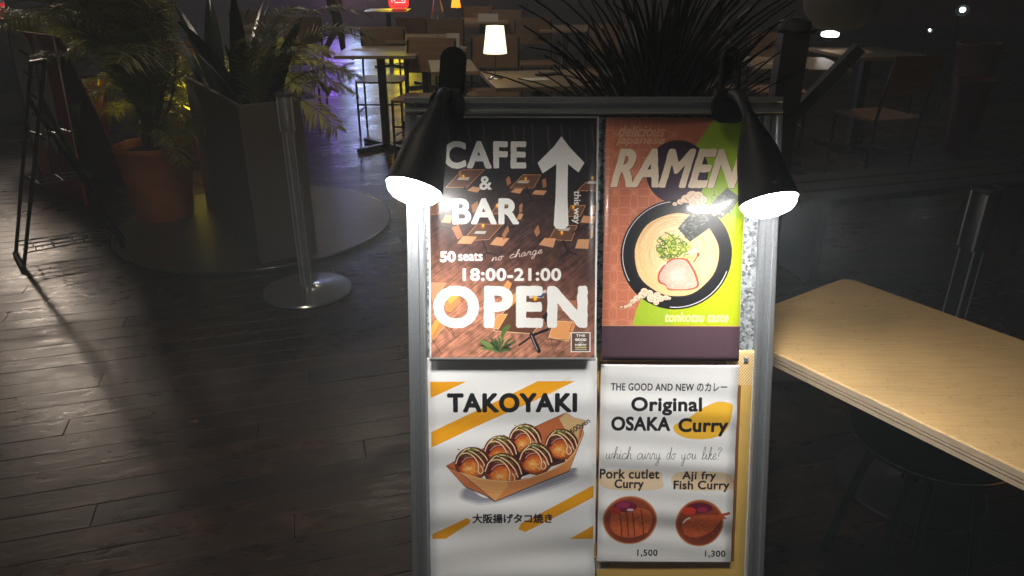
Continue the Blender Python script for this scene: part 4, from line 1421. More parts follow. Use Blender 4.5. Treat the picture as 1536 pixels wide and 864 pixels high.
def frond(name, length, droop, nleaf, leaf_len, mt, rr, width=.011, lift=1.0, curl=.35):
    """arched rachis with two rows of narrow leaflets; grows from the origin towards +x"""
    m = MB()
    pts = []
    a = R(80 * lift)
    p = Vector((0, 0, 0)); n = 16
    for k in range(n + 1):
        pts.append(p.copy())
        ang = a - droop * (k / n) ** 1.4
        p += Vector((math.cos(ang), 0, math.sin(ang))) * (length / n)
    m.tube(pts, [.006 * (1 - .8 * k / n) + .0012 for k in range(n + 1)], 5, mi=1)
    for k in range(nleaf):
        t = .24 + .75 * k / nleaf
        i = min(n - 1, int(t * n)); f = t * n - i
        q = pts[i].lerp(pts[i + 1], f); d = (pts[i + 1] - pts[i]).normalized()
        up = Vector((0, 1, 0)).cross(d) * -1
        if up.z < 0 and False: up = -up
        ll = leaf_len * math.sin(math.pi * (.12 + .82 * (t - .24) / .76)) ** .7 * rr.uniform(.85, 1.1)
        for sgn in (-1, 1):
            sd = Vector((0, sgn, 0))
            dirn = (sd * rr.uniform(.75, 1.0) + d * rr.uniform(.65, 1.0) + up * rr.uniform(-.05, .3)).normalized()
            mid = q + dirn * ll * .5 + Vector((0, 0, -.02 * rr.random()))
            tip = q + dirn * ll + Vector((0, 0, -curl * ll * rr.uniform(.5, 1.3)))
            wv = dirn.cross(up).normalized() * width * rr.uniform(.7, 1.15)
            m.add([q + wv * .35, mid + wv, tip, mid - wv, q - wv * .35, mid + up * .002], [(0, 1, 5, 4), (4, 5, 3), (1, 2, 5), (5, 2, 3)])
    return m.mesh(name, [mt, M['stem']])


rr = random.Random(21)
FR = [frond('frond', 1.25 + .12 * k, 1.75 + .12 * k, 62, .27, M['frond'], rr, width=.0062) for k in range(4)]
FRY = [frond('frond', .95 + .1 * k, 1.7, 44, .25, M['frond_lit'], rr, width=.010) for k in range(3)]


def palm(loc, label, h0, specs, meshes, cat='palm', name='palm_plant'):
    t = thing(name, label, cat, loc)
    rr = random.Random(hash(label) % 1000 if False else len(label))
    for (az, tilt, sc) in specs:
        o = bpy.data.objects.new('frond', rr.choice(meshes))
        COL.objects.link(o); o.parent = t
        o.location = (.03 * math.cos(R(az)), .03 * sn(R(az)), h0)
        o.rotation_euler = (R(rr.uniform(-14, 14)), R(tilt), R(az)); o.scale = (sc, sc, sc)
    for k in range(5):
        m = MB(); a = R(72 * k + 20); m.tube([(.03 * math.cos(a), .03 * sn(a), h0 - .06), (.045 * math.cos(a), .045 * sn(a), h0 + .12)], .012, 7); m.build('stalk', M['stem'], t)
    return t


def pot(loc, label, r0, r1, h, mt, name='terracotta_pot', rim=True):
    t = thing(name, label, 'pot', loc)
    m = MB(); m.lathe([(r0, 0), (r0 + .006, .012), ((r0 + r1) / 2 + .004, h * .5), (r1 - .003, h - .03), (r1 + .004, h - .022), (r1 + .004, h), (r1 - .014, h), (r1 - .018, h - .05)], 48, cap1=False)
    m.build('pot_wall', mt, t, smooth=True)
    m = MB(); m.lathe([(.001, h - .047), (r1 - .019, h - .045)], 32); m.build('soil', M['soil'], t)
    return t


pot((-2.045, 4.17, .0155), 'orange terracotta pot on the edge of the round platform', .150, .202, .425, M['terracotta'])
specs = [(150, -24, .85), (175, -30, .85), (198, -26, .9), (222, -24, .85), (240, -20, .85), (255, -6, .85), (280, 4, .9), (300, -5, .75), (130, -16, .95), (110, 0, .9), (100, 2, .85),
         (304, 34, .5), (330, 20, .5), (212, -34, 1.0), (250, -26, 1.0), (290, -14, .95), (190, -38, 1.05), (165, -34, .95), (205, -44, 1.1), (230, -42, 1.1), (245, -36, .95), (270, -30, 1.0), (120, -34, 1.1), (300, -30, .9), (180, -20, .7), (215, -14, .6), (260, -18, .7), (330, -34, .9)]
palm((-2.045, 4.17, .39), 'full olive green palm growing in the orange terracotta pot', 0.0, specs, FR)
pot((-3.15, 5.35, 0), 'large dark red pot standing left behind the terracotta pot', .17, .25, .62, M['maroon'], name='dark_pot')
palm((-3.15, 5.35, .57), 'dim green palm growing in the large dark red pot', 0.0, [(a, -8 + (a * 7) % 16, .62) for a in range(0, 360, 20)], FR)
pot((-3.0, 6.9, 0), 'wide brown pot in the shadows behind the palms', .26, .36, .7, M['terracotta'], name='brown_pot')

# leafy plant lit yellow behind the planter
pot((-2.15, 5.40, 0), 'low black pot hidden behind the grey planter', .14, .18, .3, M['black_plastic'], name='black_pot')
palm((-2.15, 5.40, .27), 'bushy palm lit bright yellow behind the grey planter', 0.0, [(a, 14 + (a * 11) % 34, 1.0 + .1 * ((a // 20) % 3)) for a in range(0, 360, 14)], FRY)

# broad dark leaves and arching fronds in the planter
dr = thing('broad_leaf_plant', 'dark broad leaved plant rising from the grey planter', 'plant', (pc.x, pc.y, .59), PLR)
rb = random.Random(5)
for k in range(15):
    m = MB()
    a = R(rb.uniform(0, 360)); L_ = rb.uniform(.38, .72); lean_ = rb.uniform(.1, .75); w = rb.uniform(.030, .050)
    by = rb.uniform(-.38, .42); bx = rb.uniform(-.05, .05)
    vs, fs = [], []
    side = Vector((-sn(a), math.cos(a), 0))
    for q in range(9):
        t = q / 8
        c = Vector((bx + math.cos(a) * L_ * lean_ * t ** 1.5, by + math.sin(a) * L_ * lean_ * t ** 1.5, L_ * t * (1 - .25 * lean_ * t)))
        ww = w * (math.sin(math.pi * min(.97, t * .86 + .12)) ** .7)
        vs += [c + side * ww, c + Vector((math.cos(a), sn(a), 0)) * -.006, c - side * ww]
    for q in range(8):
        b = q * 3
        fs += [(b, b + 1, b + 4, b + 3), (b + 1, b + 2, b + 5, b + 4)]
    m.add(vs, fs)
    m.build('leaf', M['blade'], dr)
fp = thing('arching_palm', 'palm with long fronds arching right over the queue post from the planter', 'palm', (pc.x + lx.x * .0 - ly.x * .28, pc.y - ly.y * .28, .59))
rq = random.Random(9)
for (az, tilt, sc) in [(20, -8, .62), (-5, 0, .6), (-30, -4, .55), (45, 4, .62), (70, -6, .7), (10, 14, .55), (-60, -16, .5)]:
    o = bpy.data.objects.new('frond', rq.choice(FR)); COL.objects.link(o); o.parent = fp
    o.rotation_euler = (R(rq.uniform(-10, 10)), R(tilt), R(az)); o.scale = (sc, sc, sc)

# ================================================================== dark sword-leaved plant behind the board
YC = Vector((0.46, 2.38, 0))
yp = pot((YC.x, YC.y, 0), 'black pot hidden behind the poster board', .20, .27, .60, M['black_plastic'], name='black_pot')
ys = thing('sword_leaf_plant', 'dark spiky plant with long thin leaves fanning out above the poster board', 'plant', (YC.x, YC.y, .56))
ry = random.Random(17)
YL = []
for k in range(10):
    m = MB(); L_ = .42 + .035 * k; dr_ = .10 + .085 * k; w = .0095 + .0008 * (k % 4)
    vs, fs = [], []
    p = Vector((0, 0, 0)); ang = 0.0
    for q in range(11):
        t = q / 10
        ww = w * (.6 + 1.1 * t if t < .35 else (1 - t) / .65 * .98 + .02)
        vs += [p + Vector((0, ww, .003)), p - Vector((0, 0, .002)), p + Vector((0, -ww, .003))]
        ang = -dr_ * t ** 1.6
        p = p + Vector((math.cos(ang), 0, math.sin(ang))) * L_ / 10
    for q in range(10):
        b = q * 3
        fs += [(b, b + 1, b + 4, b + 3), (b + 1, b + 2, b + 5, b + 4)]
    m.add(vs, fs); YL.append(m.mesh('leaf', M['yucca']))
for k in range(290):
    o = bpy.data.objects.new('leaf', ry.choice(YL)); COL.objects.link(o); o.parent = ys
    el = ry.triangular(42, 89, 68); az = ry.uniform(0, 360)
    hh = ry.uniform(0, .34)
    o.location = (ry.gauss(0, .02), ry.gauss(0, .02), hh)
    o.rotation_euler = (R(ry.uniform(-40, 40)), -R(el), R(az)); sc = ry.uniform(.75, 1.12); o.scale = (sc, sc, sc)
m = MB(); m.tube([(0, 0, -.02), (.01, 0, .36)], [.04, .03], 10); m.build('trunk', M['stem'], ys)

# ================================================================== cafe furniture
def make_chair():
    t = thing('cafe_chair', 'x', 'chair', (0, 0, 0), 0, 'cafe chairs')
    m = MB(); vs, fs = [], []
    pl = rounded_rect(.40, .38, .05, 4)
    m.prism(pl, .447, .463); m.build('seat', M['chair_wood'], t)
    m = MB()
    n = 8
    for k in range(n + 1):
        x = -.195 + .39 * k / n; y = -.195 - .018 * (1 - (2 * k / n - 1) ** 2)
        vs += [(x, y, .615), (x, y - .045, .86), (x, y - .057, .86), (x, y - .012, .615)]
    for k in range(n):
        b = k * 4
        for q in range(4):
            fs.append((b + q, b + (q + 1) % 4, b + 4 + (q + 1) % 4, b + 4 + q))
    fs += [(3, 2, 1, 0), tuple(n * 4 + q for q in range(4))]
    m.add(vs, fs); m.build('backrest', M['chair_wood'], t)
    for s in (-1, 1):
        m = MB(); m.tube([(s * .185, -.165, .001), (s * .185, -.180, .44), (s * .185, -.203, .62), (s * .185, -.237, .84)], .0095, 7); m.build('leg', M['black_metal'], t)
        m = MB(); m.tube([(s * .185, .175, .001), (s * .185, .165, .446)], .0095, 7); m.build('leg', M['black_metal'], t)
        m = MB(); m.tube([(s * .185, -.17, .20), (s * .185, .17, .20)], .007, 6); m.build('stretcher', M['black_metal'], t)
    m = MB(); m.tube([(-.185, .168, .27), (.185, .168, .27)], .007, 6); m.build('stretcher', M['black_metal'], t)
    return t


chair0 = make_chair()
CH = [(-1.12, 6.52, 180, 'wooden cafe chair facing forward behind the table with the visible square column'),
      (-0.655, 5.58, 168, 'brown cafe chair with its seat showing left of the clip lamp handle'),
      (-0.14, 5.82, 178, 'brown cafe chair directly behind the lit white table lamp'),
      (-0.665, 7.52, 180, 'cafe chair behind the clear glass table lamp'),
      (-0.40, 9.55, 185, 'dim cafe chair below the small orange lamp'),
      (-2.12, 7.72, 182, 'dim cafe chair half hidden by the arching palm fronds'),
      (2.09, 5.98, 180, 'cafe chair behind the wood table right of the spiky plant'),
      (1.56, 6.02, 176, 'cafe chair partly hidden by the spiky plant at its right edge'),
      (2.42, 4.95, 20, 'cafe chair seen from behind under the dark diagonal strut'),
      (0.25, 7.6, 190, 'dark cafe chair far behind the lit table lamp, right side'),
      (0.75, 6.9, 150, 'dark cafe chair seen through the spiky plant tips'),
      (-3.05, 8.7, 175, 'dim cafe chair far left behind the planter leaves'),
      (-0.98, 8.15, 0, 'cafe chair seen from behind at the far white table'),
      (-0.1, 8.9, 172, 'dark cafe chair beside the far table with the white card')]
for i, (x, y, rz, lab) in enumerate(CH):
    if i == 0:
        chair0.location = (x, y, 0); chair0.rotation_euler = (0, 0, R(rz)); chair0['label'] = lab
    else:
        dup(chair0, (x, y, 0), rz, lab)


def make_table():
    t = thing('cafe_table', 'x', 'table', (0, 0, 0), 0, 'cafe tables')
    m = MB(); m.box((0, 0, .738), (.60, .66, .024), bev=.002); m.build('tabletop', M['table_wood'], t)
    m = MB(); m.box((0, 0, .37), (.06, .06, .71)); m.build('column', M['black_metal'], t)
    for a in (45, 135):
        m = MB(); m.box((0, 0, .016 + (.0015 if a > 90 else 0)), (.56, .045, .03), rot=Euler((0, 0, R(a)))); m.build('foot_bar', M['black_metal'], t)
    return t


table0 = make_table()
TB = [(-1.02, 5.98, 2, 'cafe table with visible square column left of the clip lamp handle'),
      (.15, 4.54, 10, 'cafe table carrying the lit white table lamp behind the board'),
      (-.40, 5.12, 8, 'cafe table mostly hidden by the broad clip lamp handle'),
      (-.80, 7.05, 0, 'cafe table carrying the clear glass lamp'),
      (-1.0, 9.1, -4, 'far cafe table with a pale edge near the wall'),
      (-1.72, 10.95, 0, 'farthest cafe table by the red brown wall with the red sign'),
      (1.92, 5.25, -6, 'wood cafe table right of the spiky plant, tabletop glinting'),
      (-.35, 9.15, 2, 'far cafe table carrying a white card and thin lamp'),
      (-2.55, 8.35, 4, 'dim cafe table behind the palm fronds'),
      (2.72, 5.9, 8, 'dark cafe table below the grey hanging shade'),
      (.55, 8.1, 5, 'dark cafe table far behind the spiky plant')]
for i, (x, y, rz, lab) in enumerate(TB):
    if i == 0:
        table0.location = (x, y, 0); table0.rotation_euler = (0, 0, R(rz)); table0['label'] = lab
    else:
        o = dup(table0, (x, y, 0), rz, lab)
        if i == 2: o.scale = (.5, .9, 1)


def table_lamp(loc, label, sh, z0, z1, r0, r1, foot=.048, tripod=False):
    t = thing('table_lamp', label, 'lamp', loc)
    m = MB(); m.lathe([(r0, z0), (r1, z1)], 32, cap0=False, cap1=False)
    m.lathe([(r1 - .002, z1 - .002), (r0 - .002, z0)], 32, cap0=False, cap1=False)
    m.build('lamp_shade', sh, t, smooth=True)
    m = MB(); m.tube([(0, 0, .008), (0, 0, z0 + .05)], .0035, 8); m.build('stem', M['chrome'], t)
    m = MB()
    if tripod:
        for a in (90, 210, 330):
            m.tube([(0, 0, .03), (foot * math.cos(R(a)), foot * sn(R(a)), .002)], .003, 6)
    else:
        m.lathe([(foot, .0), (foot, .006), (foot * .6, .014), (.006, .018)], 24)
    m.build('base', M['chrome'], t, smooth=True)
    return t


M['shade_lit'] = emit('lit_warm_white_shade', (1.0, .86, .56), 1.9)
M['shade_orange'] = emit('lit_amber_shade', (1.0, .30, .02), 2.4)
table_lamp((-.098, 4.50, .7505), 'lit cream table lamp glowing on the cafe table behind the board', M['shade_lit'], .146, .296, .069, .051)
table_lamp((-.655, 6.95, .7505), 'unlit clear glass shaded table lamp on a tripod foot', M['glass'], .165, .318, .066, .036, .042, True)
table_lamp((-.66, 9.3, .7505), 'small amber orange lit lamp far back', M['shade_orange'], .125, .24, .058, .04)
table_lamp((-.24, 9.25, .7505), 'thin lamp with a pale shade beside the white card', M['paper'], .30, .42, .06, .045)

# papers on the tables
def card(loc, rz, w, d, label, tent=False):
    t = thing('menu_card', label, 'menu card', loc, rz, 'menu cards on the tables')
    m = MB()
    if tent:
        m.box((0, -.012, d / 2), (w, .0015, d), rot=Euler((R(-16), 0, 0)))
        m.build('front_leaf', M['card'], t)
        m = MB(); m.box((0, .012 + .003, d / 2), (w, .0015, d), rot=Euler((R(16), 0, 0))); m.build('back_leaf', M['paper'], t)
    else:
        m.box((0, 0, .001), (w, d, .002)); m.build('leaf', M['paper'], t)
    return t
M['card'] = mat('menu_card_front', (.62, .61, .54), rough=.5, noise=.1)
card((-.27, 8.87, .7505), 3, .23, .085, 'white folded menu card on the far table beneath the thin lamp', True)
card((-.47, 6.2, .7505), 0, .10, .11, 'small white card right of the clip lamp handle', True)
card((.14, 4.48, .7505), 12, .15, .10, 'flat white paper beside the lit table lamp')
card((-1.15, 6.05, .7505), -10, .2, .12, 'flat pale menu on the table with the square column')
card((1.85, 5.2, .7505), 25, .22, .12, 'flat shiny menu on the table right of the spiky plant')
card((-1.8, 10.85, .7505), 5, .3, .15, 'flat pale menu on the farthest table')
t = thing('cafe_table', 'small low cafe table under the white card right of the clip lamp handle', 'table', (-.47, 6.2, 0), 0, 'cafe tables')
m = MB(); m.box((0, 0, .738), (.20, .20, .024)); m.build('tabletop', M['table_wood'], t)
m = MB(); m.box((0, 0, .364), (.09, .06, .725)); m.build('column', M['black_metal'], t)
m = MB(); m.box((0, 0, .012), (.3, .3, .02)); m.build('base', M['black_metal'], t)

# phone-like black tray by the lamp
t = thing('phone', 'black phone lying on the cafe table by the lit lamp', 'phone', (.22, 4.66, .7505), 30)
m = MB(); m.prism(rounded_rect(.15, .075, .01), 0.001, .009); m.build('body', M['black_plastic'], t)

# ================================================================== neon and signs at the far wall
M['violet'] = emit('violet_neon', (.38, .20, 1.0), 24)
M['white_blue'] = emit('pale_blue_neon', (.5, .68, 1.0), 42)
M['red'] = emit('red_neon_face', (1.0, .035, .03), 2.0)
M['pink'] = emit('pink_neon_line', (1.0, .45, .42), 3.0)
M['yellow'] = emit('yellow_lit_face', (1.0, .78, .02), 11.0)
M['cool'] = emit('greenish_white_lit_face', (.85, 1.0, .88), 3.0)


def neon(loc, label, mt, w, z0, z1, r=.03):
    t = thing('neon_sign', label, 'neon sign', loc)
    pl = rounded_rect(w, z1 - z0, w * .42, 6)
    m = MB(); m.tube([(x, 0, (z0 + z1) / 2 + z) for x, z in pl], r, 8, closed=True); m.build('tube', mt, t, smooth=True)
    m = MB(); m.box((0, .09, (z0 + z1) / 2), (w * 1.15, .04, (z1 - z0) * 1.05)); m.build('backing_board', M['black_plastic'], t)
    return t


neon((-3.98, 17.58, 0), 'violet neon loop on the far wall', M['violet'], .42, .92, 2.7, .045)
neon((-3.52, 17.60, 0), 'pale blue neon tube on the far wall right of the violet loop', M['white_blue'], .16, .95, 2.8, .035)


def lit_sign(loc, label, face, w, z0, z1):
    t = thing('lit_sign', label, 'lit sign', loc)
    m = MB(); m.box((0, 0, (z0 + z1) / 2), (w, .10, z1 - z0)); m.build('sign_box', M['black_metal'], t)
    m = MB(); m.box((0, -.053, (z0 + z1) / 2), (w * .92, .005, (z1 - z0) * .94)); m.build('lit_face', face, t)
    return t


lit_sign((-2.62, 17.60, 0), 'yellow lit sign box on the far wall', M['yellow'], .62, .98, 2.5)
lit_sign((-3.0, 17.0, 0), 'pale lit notice box hanging near the far wall', M['cool'], .01 + .5, 1.7, 2.6) if False else None
t = thing('red_sign', 'small glowing red sign standing on the farthest cafe table', 'neon sign', (-1.56, 10.9, .7505))
m = MB(); m.prism(rounded_rect(.27, .30, .07, 6), -.02, .02); me = m
o = m.build('glowing_face', M['red'], t); o.rotation_euler = (R(90), 0, 0); o.location = (0, 0, .165)
m = MB(); m.tube([(-.09, -.026, .10), (-.09, -.026, .24), (.09, -.026, .24), (.09, -.026, .10), (-.05, -.026, .10)], .006, 6); m.build('line', M['pink'], t)
m = MB(); m.tube([(-.06, -.026, .12), (.0, -.026, .19), (.05, -.026, .21)], .006, 6); m.tube([(.0, -.026, .19), (.06, -.026, .12)], .006, 6); m.build('line', M['pink'], t)
m = MB(); m.box((0, 0, .006), (.2, .06, .012)); m.build('foot', M['black_metal'], t)
# yellow lamp that lights the leaves behind the planter
M['ylamp'] = emit('yellow_lantern_glass', (1.0, .82, .10), 1100)
t = thing('uplight', 'small yellow uplight shining into the palm behind the grey planter', 'uplight', (-2.02, 5.10, 0))
ua = Vector((-.25, .42, .84))
m = MB(); m.lathe([(.05, 0), (.065, .01), (.065, .12), (.062, .12), (.06, .03)], 24, (0, 0, .10), ua, cap1=False); m.build('housing', M['black_metal'], t, smooth=True)
m = MB(); m.lathe([(.058, .055), (.01, .06)], 24, (0, 0, .10), ua); m.build('glass', M['ylamp'], t, smooth=True)
m = MB(); m.tube([(0, 0, .001), (0, 0, .11)], .012, 8); m.build('spike', M['black_metal'], t)

M['ylamp2'] = emit('yellow_lantern_pane', (1.0, .62, .06), 7)
t = thing('floor_lantern', 'small box lantern between the grey planter and the yellow lit palm', 'lantern', (-1.74, 5.15, 0), -20)
m = MB(); m.box((0, 0, .17), (.14, .10, .30)); m.build('lantern_body', M['black_metal'], t)
m = MB(); m.box((0, -.052, .18), (.11, .004, .22)); m.build('glass', M['ylamp2'], t)
m = MB(); m.box((.075, -.10, .17), (.006, .11, .30)); m.build('light_shield', M['black_metal'], t)  # flap added to keep the yellow light off the tables
# red and white lantern at the left edge
M['redpaper'] = emit('red_lantern_paper', (1.0, .03, .05), .55)
t = thing('paper_lantern', 'red and white paper lantern at the left edge of the scene', 'lantern', (-4.02, 6.0, .93))
m = MB(); m.lathe([(.05, 0), (.12, .06), (.145, .15), (.145, .25), (.12, .34), (.05, .4)], 24); m.build('shell', M['redpaper'], t, smooth=True)
m = MB(); m.tube([(0, 0, .4), (0, 0, 1.6)], .004, 6); m.build('cord', M['black_metal'], t)
m = MB(); m.lathe([(.147, .16), (.1475, .24)], 24, cap0=False, cap1=False); m.build('white_band', M['paper'], t)
# ================================================================== left side: wire stand, printed stand
es = thing('wire_stand', 'black tubular folding stand with thin wire shelves at the left', 'display stand', (-2.3, 3.5, 0))
def q3(*a): return Vector(a) - Vector((-2.3, 3.5, 0))
apx = (q3(-2.27, 3.62, .95), q3(-2.10, 3.45, .98))
ft = (q3(-2.549, 3.541, .012), q3(-2.405, 3.371, .012)); bk = (q3(-2.10, 3.76, .012), q3(-2.04, 3.64, .012))
for i in range(2):
    m = MB(); m.tube([ft[i], apx[i]], .009, 8); m.build('leg', M['black_metal'], es)
    m = MB(); m.tube([bk[i], apx[i].lerp(ft[i], .17)], .012, 8); m.build('leg', M['black_metal'], es)
m = MB(); m.tube([ft[0] + Vector((-.015, .02, 0)), ft[1] + Vector((.01, -.02, 0))], .014, 8); m.build('foot_bar', M['black_metal'], es)
m = MB(); m.tube([bk[0], bk[1]], .012, 8); m.build('foot_bar', M['black_metal'], es)
m = MB(); m.tube([apx[0], apx[1]], .012, 8); m.build('top_bar', M['black_metal'], es)
def shelf(z, f0, f1):
    m = MB()
    a0, a1 = ft[0].lerp(apx[0], z), ft[1].lerp(apx[1], z)
    b0, b1 = bk[0].lerp(apx[0], z), bk[1].lerp(apx[1], z)
    for k in range(f0):
        t_ = k / (f0 - 1)
        m.tube([a0.lerp(a1, t_), b0.lerp(b1, t_)], .0036, 5)
    for k in range(f1):
        t_ = .12 + .76 * k / (f1 - 1)
        m.tube([a0.lerp(b0, t_), a1.lerp(b1, t_)], .0036, 5)
    for t_ in (.3, .62):
        c0, c1 = a1.lerp(b1, t_), a1.lerp(b1, t_ + .22)
        m.tube([c0, c0 + Vector((0, -.02, .05)), c1 + Vector((0, -.02, .05)), c1], .0032, 5)
    m.build('wire_shelf', M['black_metal'], es)
shelf(.075, 4, 5); shelf(.42, 3, 3); shelf(.66, 3, 3)

img_b = print_banner()
bs = thing('printed_stand', 'leaning red and white printed floor sign behind the wire stand', 'floor sign', (-2.9, 4.5, 0))
def sgn(off, z0):
    m = MB()
    a, b = Vector((-3.16, 4.80, 0)), Vector((-2.62, 4.36, 0))
    o_ = Vector((-2.9, 4.5, 0)); nrm = Vector((-.6, -.8, 0))
    tp = Vector((-.05, .16, .98)) if off == 0 else Vector((-.02, -.16 + .30, .96))
    base = Vector((0, .0, 0)) if off == 0 else Vector((.18, .25, 0))
    if off: tp = Vector((-.2, -.08, .97))
    vs = []
    for th in (0, .012):
        for c in (a, b, b + tp, a + tp):
            vs.append(c + base - o_ - nrm * th + Vector((0, 0, .012)))
    m.add(vs, [(0, 1, 2, 3), (7, 6, 5, 4), (0, 4, 5, 1), (1, 5, 6, 2), (2, 6, 7, 3), (3, 7, 4, 0)])
    return m
fpn = sgn(0, 0).build('printed_panel', [sheet_material('stand_print', img_b, .4, .2, .2)], bs)
ul = fpn.data.uv_layers.new(name='UVMap')
for p in fpn.data.polygons:
    for li, c in zip(p.loop_indices, ((0, 0), (1, 0), (1, 1), (0, 1))):
        ul.data[li].uv = c
sgn(1, 0).build('rear_panel', M['maroon'], bs)
# off-frame floodlight that throws the long shadows over the boards
M['flood'] = emit('floodlight_glass', (1.0, .82, .66), 430)
fl = thing('floodlight', 'tall floodlight on a pole beyond the left edge', 'floodlight', (-4.8, 6.9, 0))
m = MB(); m.tube([(0, 0, .02), (0, 0, 1.85)], .03, 12); m.build('pole', M['black_metal'], fl)
m = MB(); m.lathe([(.25, 0), (.25, .02), (.04, .03)], 32); m.build('base', M['black_metal'], fl)
hd = Vector((2.85, -4.0, -1.95)).normalized()
m = MB(); m.lathe([(.06, -.12), (.10, -.10), (.11, .0), (.115, .30)], 28, (0, 0, 1.95), hd, cap1=False); m.build('housing', M['black_metal'], fl, smooth=True)
m = MB(); m.lathe([(.10, .015), (.09, .02), (.01, .022)], 28, (0, 0, 1.95), hd); m.build('glass', M['flood'], fl, smooth=True)

# ================================================================== pendant lamps added above the view to brighten seating and plants
M['pend'] = emit('added_pendant_glass', (1.0, .84, .64), 92)
def pendant(loc, label, r=.11):
    t = thing('added_pendant', label, 'pendant lamp', loc, 0, 'added pendant lamps over the cafe')
    m = MB(); m.lathe([(r * 1.25, 0), (r * 1.2, .05), (r * .7, .16), (.03, .22)], 28, cap0=False); m.build('lamp_shade', M['black_metal'], t, smooth=True)
    m = MB(); m.lathe([(r * .9, .02), (r * .6, .0), (.01, -.012)], 24); m.build('glass', M['pend'], t, smooth=True)
    m = MB(); m.tube([(0, 0, .22), (0, 0, 1.6)], .004, 6); m.build('cord', M['black_metal'], t)
    return t
pend0 = pendant((-1.0, 5.1, 2.5), 'added out-of-view pendant lamp above the chairs behind the clip lamp handle')
dup(pend0, (1.7, 6.3, 2.5), 0, 'added out-of-view pendant lamp above the chairs right of the spiky plant')
dup(pend0, (-.8, 8.2, 2.6), 0, 'added out-of-view pendant lamp above the far tables')

dup(pend0, (-.9, 1.0, 2.9), 0, 'added out-of-view pendant lamp over the open boards in front of the poster board').scale = (1.1, 1.1, 1.1)

# ================================================================== right side
M['slate'] = mat('slate_grey_paint', (.055, .06, .066), rough=.5, noise=.2)
M['dark_board'] = mat('dark_stained_board', (.022, .02, .018), rough=.6, noise=.3)
ps = thing('post_stand', 'dark upright post with a diagonal strut right of the poster board', 'stand', (.875, 2.42, 0))
m = MB(); m.prism([(-.042, -.03), (.042, -.03), (.042, .03), (-.042, .03)], .02, 1.19)
m.lathe([(.046, 1.19), (.050, 1.2), (.046, 1.225), (.02, 1.235)], 24); m.build('post', M['slate'], ps)
m = MB(); m.box((.125, .05, 1.01), (.34, .035, .036), rot=Euler((0, -R(50), 0))); m.build('strut', M['slate'], ps)
m = MB(); m.box((0, 0, .012), (.4, .3, .022)); m.build('base', M['black_metal'], ps)

t = thing('hanging_shade', 'large pale grey fabric shade hanging over the dark table', 'lamp', (2.50, 6.0, .885))
m = MB(); m.lathe([(.17, .03), (.26, .14), (.30, .30), (.30, .50)], 40, cap0=False, cap1=False); m.build('lamp_shade', M['grey_cloth'], t, smooth=True)
M['tubew'] = emit('lit_white_ring', (1.0, .93, .9), 5.0)
m = MB(); m.lathe([(.055, -.03), (.065, -.02), (.065, .0), (.03, .012)], 24, (-.07, -.05, .0)); m.build('bulb', M['tubew'], t, smooth=True)
m = MB(); m.tube([(0, 0, .1), (0, 0, 2.0)], .005, 6); m.build('cord', M['black_metal'], t)
m = MB(); m.tube([(-.30, 0, .45), (.30, 0, .45)], .004, 6); m.tube([(-.07, -.05, .01), (0, 0, .11)], .004, 6); m.build('spider', M['black_metal'], t)

M['spotw'] = emit('lit_spot_glass', (.85, .97, 1.0), 14)
def spot(loc, rz, label, sc=1.0):
    t = thing('small_spotlight', label, 'spotlight', loc, rz)
    m = MB(); m.lathe([(.02 * sc, -.09 * sc), (.045 * sc, -.07 * sc), (.055 * sc, 0)], 20, (0, 0, 0), (-.3, -.7, -.35), cap1=False); m.build('housing', M['black_metal'], t, smooth=True)
    m = MB(); m.lathe([(.024 * sc, -.012), (.018 * sc, -.004)], 20, (0, 0, 0), (-.3, -.7, -.35)); m.build('glass', M['spotw'], t)
    m = MB(); m.tube([(0, .05, .03), (.02, .05, -loc[2] + .01)], .008, 6); m.build('stem', M['black_metal'], t)
    return t
spot((4.0, 7.0, .98), 0, 'small bright spotlight on a thin stem at the upper right')
spot((3.215, 6.0, .895), 20, 'tiny dim spotlight among the dark furniture at the right', .35)

# dark pots far right and a long low bench
pot((4.9, 8.1, 0), 'dim brown pot far back at the right', .16, .22, .6, M['maroon'], name='brown_pot')
pot((3.6, 5.9, 0), 'dim slim clay pot at the right edge of the cafe', .10, .14, .55, M['maroon'], name='slim_pot')
bn = thing('low_bench', 'long dark low bench in the shadow behind the birch ply table', 'bench', (1.95, 3.55, 0), 16)
for k in range(3):
    m = MB(); m.box((0, -.14 + .14 * k, .40), (1.5, .12, .03), bev=.004); m.build('slat', M['dark_board'], bn)
for sx in (-.6, .6):
    m = MB(); m.box((sx, 0, .19), (.05, .36, .38)); m.build('leg', M['dark_board'], bn)

